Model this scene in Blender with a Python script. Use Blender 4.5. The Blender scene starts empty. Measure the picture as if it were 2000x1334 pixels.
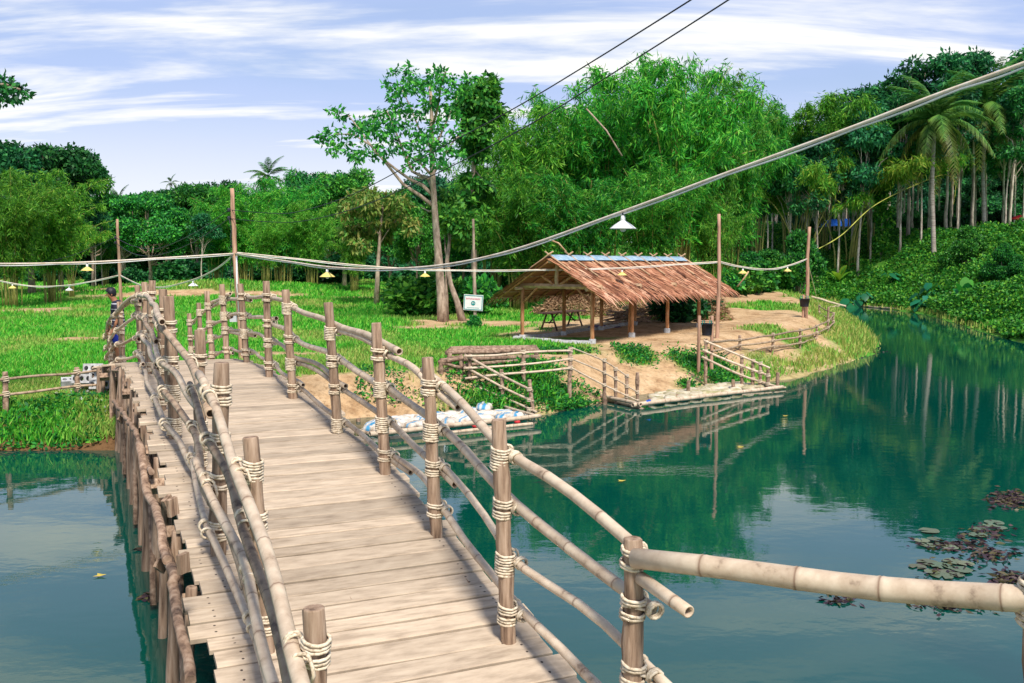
import bpy, math, random
import numpy as np
from mathutils import Vector, Matrix

random.seed(7)
RNG = np.random.default_rng(7)
SC = bpy.context.scene
COL = SC.collection
R_ = math.radians

# ------------------------------------------------------------------ camera, sky, sun, exposure
FPX, CX, CY, CAMZ = 1900.0, 1000.0, 667.0, 3.3      # focal length in photo pixels (2000 wide), eye height over the water
TH = math.atan(152 / 1900)                           # camera looks down by this
cam = bpy.data.cameras.new('camera')
cam.lens = 36 * FPX / 2000
cam.sensor_width = 36
cam.clip_start, cam.clip_end = 0.1, 5000
camo = bpy.data.objects.new('camera', cam)
COL.objects.link(camo)
camo.location = (0, 0, CAMZ)
camo.rotation_euler = (math.pi / 2 - TH, 0, 0)
SC.camera = camo

SUN_EL, SUN_AZ = 52, 160            # azimuth clockwise from +Y (the view direction): behind the camera, to its right
w = bpy.data.worlds.new('World')
SC.world = w
w.use_nodes = True
nt = w.node_tree
nt.nodes.clear()
N = nt.nodes.new
L = nt.links.new
sky = N('ShaderNodeTexSky')
sky.sky_type = 'NISHITA'
sky.sun_disc = False
sky.sun_elevation = R_(SUN_EL)
sky.sun_rotation = R_(SUN_AZ)
sky.air_density, sky.dust_density, sky.ozone_density = 1.0, 0.6, 2.5
tc = N('ShaderNodeTexCoord')
sep = N('ShaderNodeSeparateXYZ')
L(tc.outputs['Generated'], sep.inputs[0])
zz = N('ShaderNodeMath'); zz.operation = 'MAXIMUM'; zz.inputs[1].default_value = 0.0
L(sep.outputs['Z'], zz.inputs[0])
za = N('ShaderNodeMath'); za.operation = 'ADD'; za.inputs[1].default_value = 0.16
L(zz.outputs[0], za.inputs[0])
dx = N('ShaderNodeMath'); dx.operation = 'DIVIDE'
L(sep.outputs['X'], dx.inputs[0]); L(za.outputs[0], dx.inputs[1])
dy = N('ShaderNodeMath'); dy.operation = 'DIVIDE'
L(sep.outputs['Y'], dy.inputs[0]); L(za.outputs[0], dy.inputs[1])
cmb = N('ShaderNodeCombineXYZ')
L(dx.outputs[0], cmb.inputs[0]); L(dy.outputs[0], cmb.inputs[1])
def cloud(scale, sx, sy, off, rot, detail, lo, hi, dist=0.0):
    mp = N('ShaderNodeMapping')
    mp.inputs['Scale'].default_value = (sx, sy, 1)
    mp.inputs['Location'].default_value = off
    mp.inputs['Rotation'].default_value = (0, 0, rot)
    L(cmb.outputs[0], mp.inputs[0])
    n = N('ShaderNodeTexNoise')
    n.inputs['Scale'].default_value = scale
    n.inputs['Detail'].default_value = detail
    n.inputs['Roughness'].default_value = 0.58
    n.inputs['Distortion'].default_value = dist
    L(mp.outputs[0], n.inputs['Vector'])
    r = N('ShaderNodeMapRange')
    r.interpolation_type = 'SMOOTHSTEP'
    r.inputs['From Min'].default_value = lo
    r.inputs['From Max'].default_value = hi
    L(n.outputs['Fac'], r.inputs['Value'])
    return r
c1 = cloud(1.3, 0.55, 2.1, (3.1, 0.4, 0), 0.12, 7, 0.45, 0.68, 0.4)     # bright streaks
c2 = cloud(0.55, 0.8, 1.3, (1.2, 5.4, 0), -0.2, 4, 0.28, 0.62)          # thin grey-violet veil
veil = N('ShaderNodeMix'); veil.data_type = 'RGBA'
veil.inputs['B'].default_value = (4.2, 5.2, 8.0, 1)
vf = N('ShaderNodeMath'); vf.operation = 'MULTIPLY_ADD'; vf.inputs[1].default_value = 0.35; vf.inputs[2].default_value = 0.55
L(c2.outputs[0], vf.inputs[0])
L(vf.outputs[0], veil.inputs['Factor']); L(sky.outputs[0], veil.inputs['A'])
strk = N('ShaderNodeMix'); strk.data_type = 'RGBA'
strk.inputs['B'].default_value = (9.4, 9.2, 8.6, 1)
L(veil.outputs['Result'], strk.inputs['A'])
# the cloud deck thickens towards the horizon
hz = N('ShaderNodeMapRange'); hz.interpolation_type = 'SMOOTHSTEP'
hz.inputs['From Min'].default_value = 0.19; hz.inputs['From Max'].default_value = 0.03
hz.inputs['To Min'].default_value = 0.0; hz.inputs['To Max'].default_value = 0.62
L(sep.outputs['Z'], hz.inputs['Value'])
mx = N('ShaderNodeMath'); mx.operation = 'MAXIMUM'
L(c1.outputs[0], mx.inputs[0]); L(hz.outputs[0], mx.inputs[1])
L(mx.outputs[0], strk.inputs['Factor'])
hi = N('ShaderNodeMapRange'); hi.interpolation_type = 'SMOOTHSTEP'
hi.inputs['From Min'].default_value = 0.22; hi.inputs['From Max'].default_value = 0.62
hi.inputs['To Min'].default_value = 1.0; hi.inputs['To Max'].default_value = 0.22
L(sep.outputs['Z'], hi.inputs['Value'])
for src_, dst in ((vf, veil), (mx, strk)):
    ml = N('ShaderNodeMath'); ml.operation = 'MULTIPLY'
    L(src_.outputs[0], ml.inputs[0]); L(hi.outputs[0], ml.inputs[1]); L(ml.outputs[0], dst.inputs['Factor'])
bg = N('ShaderNodeBackground'); bg.inputs['Strength'].default_value = 0.072
L(strk.outputs['Result'], bg.inputs['Color'])
out = N('ShaderNodeOutputWorld')
L(bg.outputs[0], out.inputs['Surface'])

sun = bpy.data.lights.new('sun', 'SUN')
sun.energy = 3.2
sun.angle = R_(11)
sun.color = (1.0, 0.91, 0.80)
suno = bpy.data.objects.new('sun', sun)
COL.objects.link(suno)
az = R_(SUN_AZ)
sd_ = Vector((math.sin(az) * math.cos(R_(SUN_EL)), math.cos(az) * math.cos(R_(SUN_EL)), math.sin(R_(SUN_EL))))
suno.rotation_euler = (-sd_).to_track_quat('-Z', 'Y').to_euler()
suno.location = sd_ * 60

SC.view_settings.view_transform = 'Standard'
SC.view_settings.look = 'None'
SC.view_settings.exposure = 0.80
SC.view_settings.gamma = 1
SC.view_settings.use_curve_mapping = False
SC.render.engine = 'CYCLES'
SC.cycles.max_bounces = 6
SC.cycles.diffuse_bounces = 3
SC.cycles.transparent_max_bounces = 6
SC.cycles.use_denoising = True

# ------------------------------------------------------------------ measuring helpers (photo pixel -> point in the place)
_F = np.array([0, math.cos(TH), -math.sin(TH)])
_U = np.array([0, math.sin(TH), math.cos(TH)])
def ray(px, py):
    return np.array([(px - CX) / FPX, 0, 0]) - (py - CY) / FPX * _U + _F
def at(px, py, Y):
    d = ray(px, py)
    return np.array([0, 0, CAMZ]) + d * (Y / d[1])
def gnd(px, py, z=0.0):
    d = ray(px, py)
    p = np.array([0, 0, CAMZ]) + d * ((z - CAMZ) / d[2])
    p[2] = z
    return p
def on_line(px, py, A, B):          # the ray cut by the upright plane through A and B
    d = ray(px, py)
    n = np.array([B[1] - A[1], -(B[0] - A[0])])
    t = (A[0] * n[0] + A[1] * n[1]) / (d[0] * n[0] + d[1] * n[1])
    return np.array([0, 0, CAMZ]) + d * t

# ------------------------------------------------------------------ ground shape
WATER = np.array([(-70, 13), (-30, 16), (-14, 16.8), (-9, 17), (-6.9, 17.2), (-5.4, 18.6), (-4.2, 20.2), (-3.3, 20.9), (-1, 20.9), (0.6, 21.2),
    (1.6, 22.3), (2.9, 24.0), (4.6, 25.4), (6.6, 26.6), (8.2, 28.0), (10.3, 31.0), (13.2, 35.4), (15.4, 41.0), (17.0, 46.0), (19.6, 55.5), (23.0, 68),
    (25.0, 78), (26.6, 78), (27.3, 72), (27.2, 64), (25.4, 57), (23.6, 50), (21.6, 42), (21.5, 34), (26, 26), (42, 10), (42, -14), (6, -14),
    (3.4, 1.6), (-3, 2.2), (-10, 1.5), (-70, 3)], float)
PLATEAU = np.array([(64, 12), (44, 12), (27.5, 26.5), (23, 34), (23.0, 42), (25.2, 50), (27.0, 57), (28.8, 64), (28.8, 72), (27.4, 79.6), (24, 81), (20.5, 77), (16, 73), (12, 74), (8, 84), (3, 130), (0, 420),
    (420, 420), (420, 12)], float)
def poly_sd(poly, x, y):            # signed distance, positive inside
    x = np.asarray(x, float); y = np.asarray(y, float)
    d = np.full(x.shape, 1e9)
    ins = np.zeros(x.shape, bool)
    n = len(poly)
    for i in range(n):
        ax, ay = poly[i]; bx, by = poly[(i + 1) % n]
        ex, ey = bx - ax, by - ay
        t = np.clip(((x - ax) * ex + (y - ay) * ey) / (ex * ex + ey * ey), 0, 1)
        d = np.minimum(d, np.hypot(x - ax - t * ex, y - ay - t * ey))
        if by != ay:
            c = ((ay > y) != (by > y)) & (x < ex * (y - ay) / (by - ay) + ax)
            ins ^= c
    return np.where(ins, d, -d)
_perm = np.random.default_rng(3).random((64, 64))
def vnoise(x, y):
    x = np.asarray(x, float); y = np.asarray(y, float)
    xi = np.floor(x).astype(int); yi = np.floor(y).astype(int)
    fx = x - xi; fy = y - yi
    fx = fx * fx * (3 - 2 * fx); fy = fy * fy * (3 - 2 * fy)
    g = lambda a, b: _perm[a % 64, b % 64]
    return (g(xi, yi) * (1 - fx) + g(xi + 1, yi) * fx) * (1 - fy) + (g(xi, yi + 1) * (1 - fx) + g(xi + 1, yi + 1) * fx) * fy
def fbm(x, y, o=4):
    s = 0; a = 0.5
    for k in range(o):
        s = s + a * vnoise(np.asarray(x) * 2 ** k + 17 * k, np.asarray(y) * 2 ** k + 5 * k)
        a *= 0.5
    return s / (1 - 0.5 ** o)
def sstep(a, b, x):
    t = np.clip((np.asarray(x, float) - a) / (b - a), 0, 1)
    return t * t * (3 - 2 * t)
def H(x, y):
    x = np.asarray(x, float); y = np.asarray(y, float)
    sd = -poly_sd(WATER, x, y) + (fbm(x * 0.7, y * 0.7, 3) - 0.5) * 0.5
    g = 0.82 - 0.17 * sstep(-2, -6, x) * sstep(27, 20, y) + 0.011 * np.clip(y - 20, 0, 80) + (fbm(x * 0.12, y * 0.12, 3) - 0.5) * 0.35 * sstep(22, 40, y)
    # the low earth mound beyond the bridge
    g = g + 0.9 * np.exp(-(((x + 19) / 9) ** 2 + ((y - 62) / 4) ** 2)) + 0.35 * np.exp(-(((x + 30) / 3) ** 2 + ((y - 44) / 3) ** 2))
    steep = 0.34 + 0.36 * sstep(3.0, 1.0, x) - 0.22 * sstep(-4, -8, x)
    zl = np.minimum(g, 0.02 + sd * steep)
    zl = np.where(y < 6, np.minimum(0.55, 0.02 + sd * 0.4), zl)
    z = np.where(sd > 0, zl, np.maximum(-1.6, sd * 0.55))
    ps = poly_sd(PLATEAU, x, y)
    rise = sstep(0, 13, ps + (fbm(x * 0.25, y * 0.25, 3) - 0.5) * 3)
    z = z + np.where(ps > 0, rise * 4.4 + np.clip(ps - 13, 0, 60) * 0.03, 0)
    z = z + (fbm(x * 1.3, y * 1.3, 3) - 0.5) * 0.10
    return z
def h1(x, y):
    return float(H(np.array([x]), np.array([y]))[0])

# ------------------------------------------------------------------ mesh and object helpers
class MB:
    """collects shapes in world space; part() links them as one object"""
    def __init__(s):
        s.v = []; s.f = []; s.a = []
    def add(s, vs, fs, a=0.0):
        b = len(s.v)
        s.v += [tuple(p) for p in vs]
        s.f += [tuple(b + i for i in q) for q in fs]
        s.a += list(a) if hasattr(a, '__len__') else [a] * len(vs)
        return s
    def box(s, c, size, M=None):
        x, y, z = (k / 2 for k in size)
        vs = [Vector((i * x, j * y, k * z)) for i in (-1, 1) for j in (-1, 1) for k in (-1, 1)]
        if M is not None:
            vs = [M @ p for p in vs]
        c = Vector(c)
        return s.add([p + c for p in vs], [(0, 1, 3, 2), (4, 6, 7, 5), (0, 4, 5, 1), (2, 3, 7, 6), (0, 2, 6, 4), (1, 5, 7, 3)])
    def tube(s, pts, rad, n=8, attr=None, jag=0.0, flat=1.0):
        pts = [Vector(p) for p in pts]
        m = len(pts)
        rad = list(rad) if hasattr(rad, '__len__') else [rad] * m
        attr = [0.0] * m if attr is None else attr
        t0 = (pts[1] - pts[0]).normalized()
        up = Vector((0, 0, 1)) if abs(t0.z) < 0.9 else Vector((1, 0, 0))
        u = t0.cross(up).normalized()
        vs = []; fs = []; aa = []
        for i, p in enumerate(pts):
            t = (pts[min(i + 1, m - 1)] - pts[max(i - 1, 0)])
            t = t.normalized() if t.length > 1e-9 else t0
            u = u - t * u.dot(t)
            u = u.normalized() if u.length > 1e-6 else t.orthogonal().normalized()
            v = t.cross(u)
            for k in range(n):
                an = 2 * math.pi * k / n
                r = rad[i] * (1 + (random.uniform(-jag, jag) if jag else 0))
                vs.append(p + u * (r * math.cos(an)) + v * (r * math.sin(an) * flat))
                aa.append(attr[i])
        for i in range(m - 1):
            for k in range(n):
                k2 = (k + 1) % n
                fs.append((i * n + k, i * n + k2, (i + 1) * n + k2, (i + 1) * n + k))
        fs.append(tuple(range(n - 1, -1, -1)))
        fs.append(tuple(range((m - 1) * n, m * n)))
        return s.add(vs, fs, aa)
    def lathe(s, prof, c=(0, 0, 0), n=24, M=None):
        vs = []; fs = []
        for (r, z) in prof:
            for k in range(n):
                an = 2 * math.pi * k / n
                p = Vector((r * math.cos(an), r * math.sin(an), z))
                vs.append((M @ p if M is not None else p) + Vector(c))
        for i in range(len(prof) - 1):
            for k in range(n):
                k2 = (k + 1) % n
                fs.append((i * n + k, i * n + k2, (i + 1) * n + k2, (i + 1) * n + k))
        return s.add(vs, fs)
    def mesh(s, name, org=(0, 0, 0), smooth=True):
        me = bpy.data.meshes.new(name)
        o = Vector(org)
        me.from_pydata([Vector(p) - o for p in s.v], [], s.f)
        if any(s.a):
            at_ = me.attributes.new('tint', 'FLOAT', 'POINT')
            at_.data.foreach_set('value', s.a)
        if smooth:
            me.polygons.foreach_set('use_smooth', [len(p.vertices) < 5 for p in me.polygons])
        me.update()
        return me

ORG = {}
def tag(o, label=None, cat=None, group=None, kind=None):
    if label: o['label'] = label
    if cat: o['category'] = cat
    if group: o['group'] = group
    if kind: o['kind'] = kind
    return o
def thing(name, loc, label, cat, group=None):
    o = bpy.data.objects.new(name, None)
    o.empty_display_size = 0.2
    COL.objects.link(o)
    o.location = loc
    ORG[o.name] = Vector(loc)
    return tag(o, label, cat, group)
def link(name, me, mat=None, parent=None, loc=None, M=None):
    """link mesh data; loc / M are in world space, made relative to the (unrotated) parent"""
    o = bpy.data.objects.new(name, me)
    COL.objects.link(o)
    if mat is not None and not me.materials:
        me.materials.append(mat)
    po = ORG[parent.name] if parent is not None else Vector((0, 0, 0))
    if M is not None:
        o.matrix_local = Matrix.Translation(-po) @ M
        wl = M.to_translation()
    else:
        wl = Vector(loc) if loc is not None else po.copy()
        o.location = wl - po
    if parent is not None:
        o.parent = parent
        o.matrix_parent_inverse = Matrix.Identity(4)
    ORG[o.name] = wl
    return o
def part(name, mb, mat, parent=None, smooth=True, loc=None):
    org = loc if loc is not None else (ORG[parent.name] if parent is not None else (0, 0, 0))
    return link(name, mb.mesh(name, org, smooth), mat, parent, loc=org)
KIDS = {}
def copy_tree(o, parent=None):
    c = o.copy()
    COL.objects.link(c)
    if parent is not None:
        c.parent = parent
    for ch in list(o.children):
        copy_tree(ch, c)
    return c
def mesh_np(name, V, F, tint=None, smooth=False):
    """fast mesh from arrays: V (n,3), F (m,k)"""
    me = bpy.data.meshes.new(name)
    V = np.asarray(V, np.float32); F = np.asarray(F, np.int32)
    k = F.shape[1]
    me.vertices.add(len(V)); me.vertices.foreach_set('co', V.ravel())
    me.loops.add(F.size); me.loops.foreach_set('vertex_index', F.ravel())
    me.polygons.add(len(F)); me.polygons.foreach_set('loop_start', np.arange(0, F.size, k, dtype=np.int32))
    if smooth:
        me.polygons.foreach_set('use_smooth', np.ones(len(F), bool))
    if tint is not None:
        a = me.attributes.new('tint', 'FLOAT', 'POINT')
        a.data.foreach_set('value', np.asarray(tint, np.float32))
    me.update(calc_edges=True)
    return me

def spline(pts, n=10):
    P = [Vector(p) for p in pts]; out_ = []
    for i in range(len(P) - 1):
        p0 = P[max(i - 1, 0)]; p1 = P[i]; p2 = P[i + 1]; p3 = P[min(i + 2, len(P) - 1)]
        for k in range(n):
            t_ = k / n
            out_.append(.5 * ((2 * p1) + (p2 - p0) * t_ + (2 * p0 - 5 * p1 + 4 * p2 - p3) * t_ * t_ + (3 * p1 - p0 - 3 * p2 + p3) * t_ ** 3))
    out_.append(P[-1])
    return out_

# ------------------------------------------------------------------ materials
def newmat(name):
    m = bpy.data.materials.new(name)
    m.use_nodes = True
    m.node_tree.nodes.clear()
    return m, m.node_tree.nodes.new, m.node_tree.links.new
def ramp(Nw, cols, pos=None):
    r = Nw('ShaderNodeValToRGB')
    e = r.color_ramp.elements
    n = len(cols)
    pos = pos or [i / (n - 1) for i in range(n)]
    while len(e) < n:
        e.new(0.5)
    for i in range(n):
        e[i].position = pos[i]
        e[i].color = (*cols[i], 1)
    return r
def surf(name, cols, scale=(1, 1, 1), nscale=4.0, rough=0.8, bump=0.3, detail=6, pos=None, vary=0.0, ring=None, spec=0.3, dist=0.02, fine=None):
    """noise-coloured solid: object coordinates stretched by scale; vary = tone change from object to object; ring = colour at the tint attribute"""
    m, Nw, Lk = newmat(name)
    tc = Nw('ShaderNodeTexCoord')
    mp = Nw('ShaderNodeMapping'); mp.inputs['Scale'].default_value = scale
    oi = Nw('ShaderNodeObjectInfo')
    off = Nw('ShaderNodeVectorMath'); off.operation = 'ADD'
    rv = Nw('ShaderNodeMath'); rv.operation = 'MULTIPLY'; rv.inputs[1].default_value = 37.0
    Lk(oi.outputs['Random'], rv.inputs[0])
    Lk(tc.outputs['Object'], mp.inputs[0])
    Lk(mp.outputs[0], off.inputs[0]); Lk(rv.outputs[0], off.inputs[1])
    n = Nw('ShaderNodeTexNoise'); n.inputs['Scale'].default_value = nscale; n.inputs['Detail'].default_value = detail; n.inputs['Roughness'].default_value = 0.62
    Lk(off.outputs[0], n.inputs['Vector'])
    cr = ramp(Nw, cols, pos or [0.32 + 0.36 * i / (len(cols) - 1) for i in range(len(cols))])
    Lk(n.outputs['Fac'], cr.inputs[0])
    col = cr.outputs[0]
    if vary:
        hsv = Nw('ShaderNodeHueSaturation')
        v = Nw('ShaderNodeMapRange'); v.inputs['To Min'].default_value = 1 - vary; v.inputs['To Max'].default_value = 1 + vary
        Lk(oi.outputs['Random'], v.inputs['Value']); Lk(v.outputs[0], hsv.inputs['Value']); Lk(col, hsv.inputs['Color'])
        col = hsv.outputs[0]
    if ring:
        at_ = Nw('ShaderNodeAttribute'); at_.attribute_name = 'tint'
        mx = Nw('ShaderNodeMix'); mx.data_type = 'RGBA'; mx.inputs['B'].default_value = (*ring, 1)
        Lk(at_.outputs['Fac'], mx.inputs['Factor']); Lk(col, mx.inputs['A'])
        col = mx.outputs['Result']
    b = Nw('ShaderNodeBsdfPrincipled')
    b.inputs['Roughness'].default_value = rough
    b.inputs['Specular IOR Level'].default_value = spec
    Lk(col, b.inputs['Base Color'])
    if bump:
        bp = Nw('ShaderNodeBump'); bp.inputs['Strength'].default_value = bump; bp.inputs['Distance'].default_value = dist
        Lk(n.outputs['Fac'], bp.inputs['Height']); Lk(bp.outputs[0], b.inputs['Normal'])
    o = Nw('ShaderNodeOutputMaterial'); Lk(b.outputs[0], o.inputs[0])
    return m
def add_nails(m):
    nt_ = m.node_tree; Nw = nt_.nodes.new; Lk = nt_.links.new
    b = next(n for n in nt_.nodes if n.type == 'BSDF_PRINCIPLED')
    src = b.inputs['Base Color'].links[0].from_socket
    tc = Nw('ShaderNodeTexCoord'); sp = Nw('ShaderNodeSeparateXYZ'); Lk(tc.outputs['Object'], sp.inputs[0])
    def axis_(o, c, k):
        a = Nw('ShaderNodeMath'); a.operation = 'ABSOLUTE'; Lk(o, a.inputs[0])
        d = Nw('ShaderNodeMath'); d.operation = 'SUBTRACT'; d.inputs[1].default_value = c; Lk(a.outputs[0], d.inputs[0])
        e = Nw('ShaderNodeMath'); e.operation = 'MULTIPLY'; e.inputs[1].default_value = k; Lk(d.outputs[0], e.inputs[0])
        f = Nw('ShaderNodeMath'); f.operation = 'POWER'; f.inputs[1].default_value = 2.0
        g = Nw('ShaderNodeMath'); g.operation = 'ABSOLUTE'; Lk(e.outputs[0], g.inputs[0]); Lk(g.outputs[0], f.inputs[0])
        return f.outputs[0]
    ad = Nw('ShaderNodeMath'); ad.operation = 'ADD'; Lk(axis_(sp.outputs[0], .425, 2.0), ad.inputs[0]); Lk(axis_(sp.outputs[1], .23, .2), ad.inputs[1])
    lt = Nw('ShaderNodeMath'); lt.operation = 'LESS_THAN'; lt.inputs[1].default_value = .0085 ** 2; Lk(ad.outputs[0], lt.inputs[0])
    mx = Nw('ShaderNodeMix'); mx.data_type = 'RGBA'; mx.inputs['B'].default_value = (.05, .035, .03, 1)
    Lk(lt.outputs[0], mx.inputs['Factor']); Lk(src, mx.inputs['A']); Lk(mx.outputs['Result'], b.inputs['Base Color'])
def leafmat(name, cols, trans=0.3, rough=0.5, vary=0.28, spec=0.25, hue=0.022, tint=None):
    m, Nw, Lk = newmat(name)
    g = Nw('ShaderNodeNewGeometry')
    cr = ramp(Nw, cols)
    Lk(g.outputs['Random Per Island'], cr.inputs[0])
    col = cr.outputs[0]
    if tint:
        at_ = Nw('ShaderNodeAttribute'); at_.attribute_name = 'tint'
        mx = Nw('ShaderNodeMix'); mx.data_type = 'RGBA'; mx.inputs['B'].default_value = (*tint, 1)
        Lk(at_.outputs['Fac'], mx.inputs['Factor']); Lk(col, mx.inputs['A'])
        col = mx.outputs['Result']
    oi = Nw('ShaderNodeObjectInfo')
    hsv = Nw('ShaderNodeHueSaturation')
    v = Nw('ShaderNodeMapRange'); v.inputs['To Min'].default_value = 1 - vary; v.inputs['To Max'].default_value = 1 + vary
    Lk(oi.outputs['Random'], v.inputs['Value']); Lk(v.outputs[0], hsv.inputs['Value'])
    hv = Nw('ShaderNodeMapRange'); hv.inputs['To Min'].default_value = 0.5 - hue; hv.inputs['To Max'].default_value = 0.5 + hue
    m7 = Nw('ShaderNodeMath'); m7.operation = 'MULTIPLY'; m7.inputs[1].default_value = 7.31
    fr = Nw('ShaderNodeMath'); fr.operation = 'FRACT'
    Lk(oi.outputs['Random'], m7.inputs[0]); Lk(m7.outputs[0], fr.inputs[0]); Lk(fr.outputs[0], hv.inputs['Value']); Lk(hv.outputs[0], hsv.inputs['Hue'])
    Lk(col, hsv.inputs['Color'])
    b = Nw('ShaderNodeBsdfPrincipled'); b.inputs['Roughness'].default_value = rough; b.inputs['Specular IOR Level'].default_value = spec
    t = Nw('ShaderNodeBsdfTranslucent')
    mx = Nw('ShaderNodeMixShader'); mx.inputs[0].default_value = trans
    Lk(hsv.outputs[0], b.inputs['Base Color']); Lk(hsv.outputs[0], t.inputs['Color'])
    Lk(b.outputs[0], mx.inputs[1]); Lk(t.outputs[0], mx.inputs[2])
    o = Nw('ShaderNodeOutputMaterial'); Lk(mx.outputs[0], o.inputs[0])
    return m

M = {}
M['deck'] = surf('weathered_deck_wood', [(0.31, 0.245, 0.18), (0.44, 0.355, 0.265), (0.52, 0.43, 0.325)], (7, 3.0, 3.0), 1.2, 0.85, 0.3, vary=0.2, dist=0.006)
add_nails(M['deck'])
M['post'] = surf('brown_post_wood', [(0.10, 0.06, 0.04), (0.30, 0.205, 0.14), (0.44, 0.325, 0.24)], (11, 11, 1.0), 2.6, 0.85, 0.5, vary=0.2, dist=0.012)
M['bamboo'] = surf('pale_bamboo', [(0.17, 0.115, 0.08), (0.48, 0.37, 0.265), (0.64, 0.53, 0.40)], (1.8, 1.8, 1.8), 4.5, 0.55, 0.15, pos=[0.29, 0.40, 0.64], vary=0.16, ring=(0.16, 0.085, 0.05), spec=0.4, dist=0.006)
M['bamboo_dark'] = surf('grey_bamboo', [(0.10, 0.065, 0.05), (0.34, 0.245, 0.165), (0.46, 0.36, 0.26)], (3, 3, 3), 3.0, 0.6, 0.2, pos=[0.3, 0.47, 0.7], vary=0.2, ring=(0.10, 0.06, 0.04), spec=0.3, dist=0.006)
M['log'] = surf('bark_log', [(0.09, 0.055, 0.04), (0.27, 0.18, 0.125), (0.42, 0.31, 0.23)], (5, 5, 5), 2.5, 0.9, 0.6, vary=0.2, dist=0.015)
M['rope'] = surf('cream_rope', [(0.32, 0.25, 0.17), (0.66, 0.56, 0.42), (0.74, 0.66, 0.53)], (1, 1, 1), 38, 0.85, 0.4, detail=3, vary=0.08, dist=0.003)
M['pole'] = surf('pinkish_pole_wood', [(0.22, 0.12, 0.08), (0.42, 0.25, 0.17), (0.52, 0.34, 0.24)], (6, 6, 0.7), 2.0, 0.8, 0.3, vary=0.15)
M['shelterwood'] = surf('orange_shelter_wood', [(0.20, 0.08, 0.035), (0.45, 0.21, 0.09), (0.58, 0.33, 0.17)], (5, 5, 1.2), 2.4, 0.75, 0.3, vary=0.15)
M['beam'] = surf('pale_sawn_beam', [(0.30, 0.19, 0.11), (0.48, 0.32, 0.19), (0.56, 0.40, 0.26)], (4, 4, 4), 1.6, 0.8, 0.2, vary=0.1)
M['concrete'] = surf('grey_concrete', [(0.25, 0.25, 0.25), (0.42, 0.43, 0.44), (0.52, 0.54, 0.56)], (1, 1, 1), 9, 0.9, 0.25, vary=0.08)
M['dark'] = surf('black_rubber', [(0.012, 0.013, 0.02), (0.03, 0.03, 0.045)], (1, 1, 1), 8, 0.5, 0.1)
M['wire'] = surf('dark_wire', [(0.01, 0.012, 0.02), (0.03, 0.035, 0.05)], (1, 1, 1), 4, 0.5, 0)
M['cable'] = surf('pale_cable', [(0.60, 0.48, 0.36), (0.74, 0.64, 0.52), (0.80, 0.74, 0.66)], (1, 1, 1), 6, 0.6, 0.2)
M['white'] = surf('white_enamel', [(0.70, 0.72, 0.72), (0.80, 0.81, 0.80)], (1, 1, 1), 5, 0.35, 0, spec=0.5)
M['yellow'] = surf('yellow_enamel', [(0.72, 0.56, 0.13), (0.80, 0.66, 0.22)], (1, 1, 1), 5, 0.4, 0, spec=0.5)
M['grey'] = surf('grey_plastic', [(0.45, 0.47, 0.5), (0.55, 0.57, 0.6)], (1, 1, 1), 5, 0.5, 0)
M['bulb'] = surf('milky_bulb', [(0.75, 0.74, 0.70), (0.8, 0.8, 0.78)], (1, 1, 1), 5, 0.15, 0, spec=0.6)
M['bluetarp'] = surf('blue_tarp', [(0.01, 0.07, 0.42), (0.02, 0.14, 0.62)], (1, 1, 1), 3, 0.45, 0.2)
M['redcloth'] = surf('red_cloth', [(0.45, 0.02, 0.03), (0.60, 0.04, 0.05)], (1, 1, 1), 3, 0.7, 0.2)
M['net'] = surf('violet_net', [(0.03, 0.02, 0.07), (0.10, 0.07, 0.19)], (1, 1, 1), 14, 0.9, 0.6)
M['ridge'] = surf('blue_grey_sheet', [(0.13, 0.27, 0.40), (0.28, 0.42, 0.54), (0.48, 0.58, 0.66)], (1, 6, 6), 2, 0.4, 0.15, spec=0.5)
M['sack'] = surf('white_sack', [(0.30, 0.22, 0.14), (0.62, 0.57, 0.50), (0.76, 0.74, 0.70)], (1, 1, 1), 4, 0.7, 0.4, vary=0.06, ring=(0.05, 0.27, 0.48))
M['oldsack'] = surf('mossy_sack', [(0.20, 0.20, 0.06), (0.46, 0.40, 0.27), (0.62, 0.58, 0.48)], (1, 1, 1), 3.2, 0.8, 0.4, vary=0.1)
M['rubbertrunk'] = surf('pale_rubber_bark', [(0.20, 0.16, 0.13), (0.42, 0.36, 0.30), (0.60, 0.54, 0.47)], (3, 3, 1.2), 1.6, 0.9, 0.3, vary=0.25)
M['bark'] = surf('grey_brown_bark', [(0.13, 0.095, 0.07), (0.34, 0.26, 0.20), (0.52, 0.42, 0.33)], (4, 4, 1.5), 1.8, 0.9, 0.5, vary=0.2)
M['palmtrunk'] = surf('ringed_palm_bark', [(0.16, 0.13, 0.11), (0.36, 0.32, 0.28), (0.46, 0.42, 0.38)], (0.6, 0.6, 7), 1.6, 0.9, 0.4, vary=0.1)
M['culm'] = surf('green_culm', [(0.10, 0.12, 0.03), (0.24, 0.25, 0.06), (0.38, 0.34, 0.12)], (1, 1, 1), 1.5, 0.5, 0.1, vary=0.3)
M['yellowculm'] = surf('yellow_culm', [(0.28, 0.30, 0.05), (0.50, 0.50, 0.10)], (1, 1, 1), 2, 0.5, 0.1, ring=(0.08, 0.10, 0.02))
M['thatch'] = leafmat('thatch_leaf', [(0.06, 0.024, 0.015), (0.29, 0.12, 0.065), (0.48, 0.23, 0.13), (0.68, 0.42, 0.28)], 0.06, 0.8, 0.10, 0.15, 0.004)
M['hay'] = leafmat('dry_straw', [(0.16, 0.09, 0.05), (0.34, 0.22, 0.12), (0.48, 0.34, 0.20)], 0.1, 0.9, 0.08, 0.1, 0.004)
M['skin'] = surf('skin', [(0.30, 0.13, 0.07), (0.36, 0.17, 0.09)], (1, 1, 1), 9, 0.5, 0.05)
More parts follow.
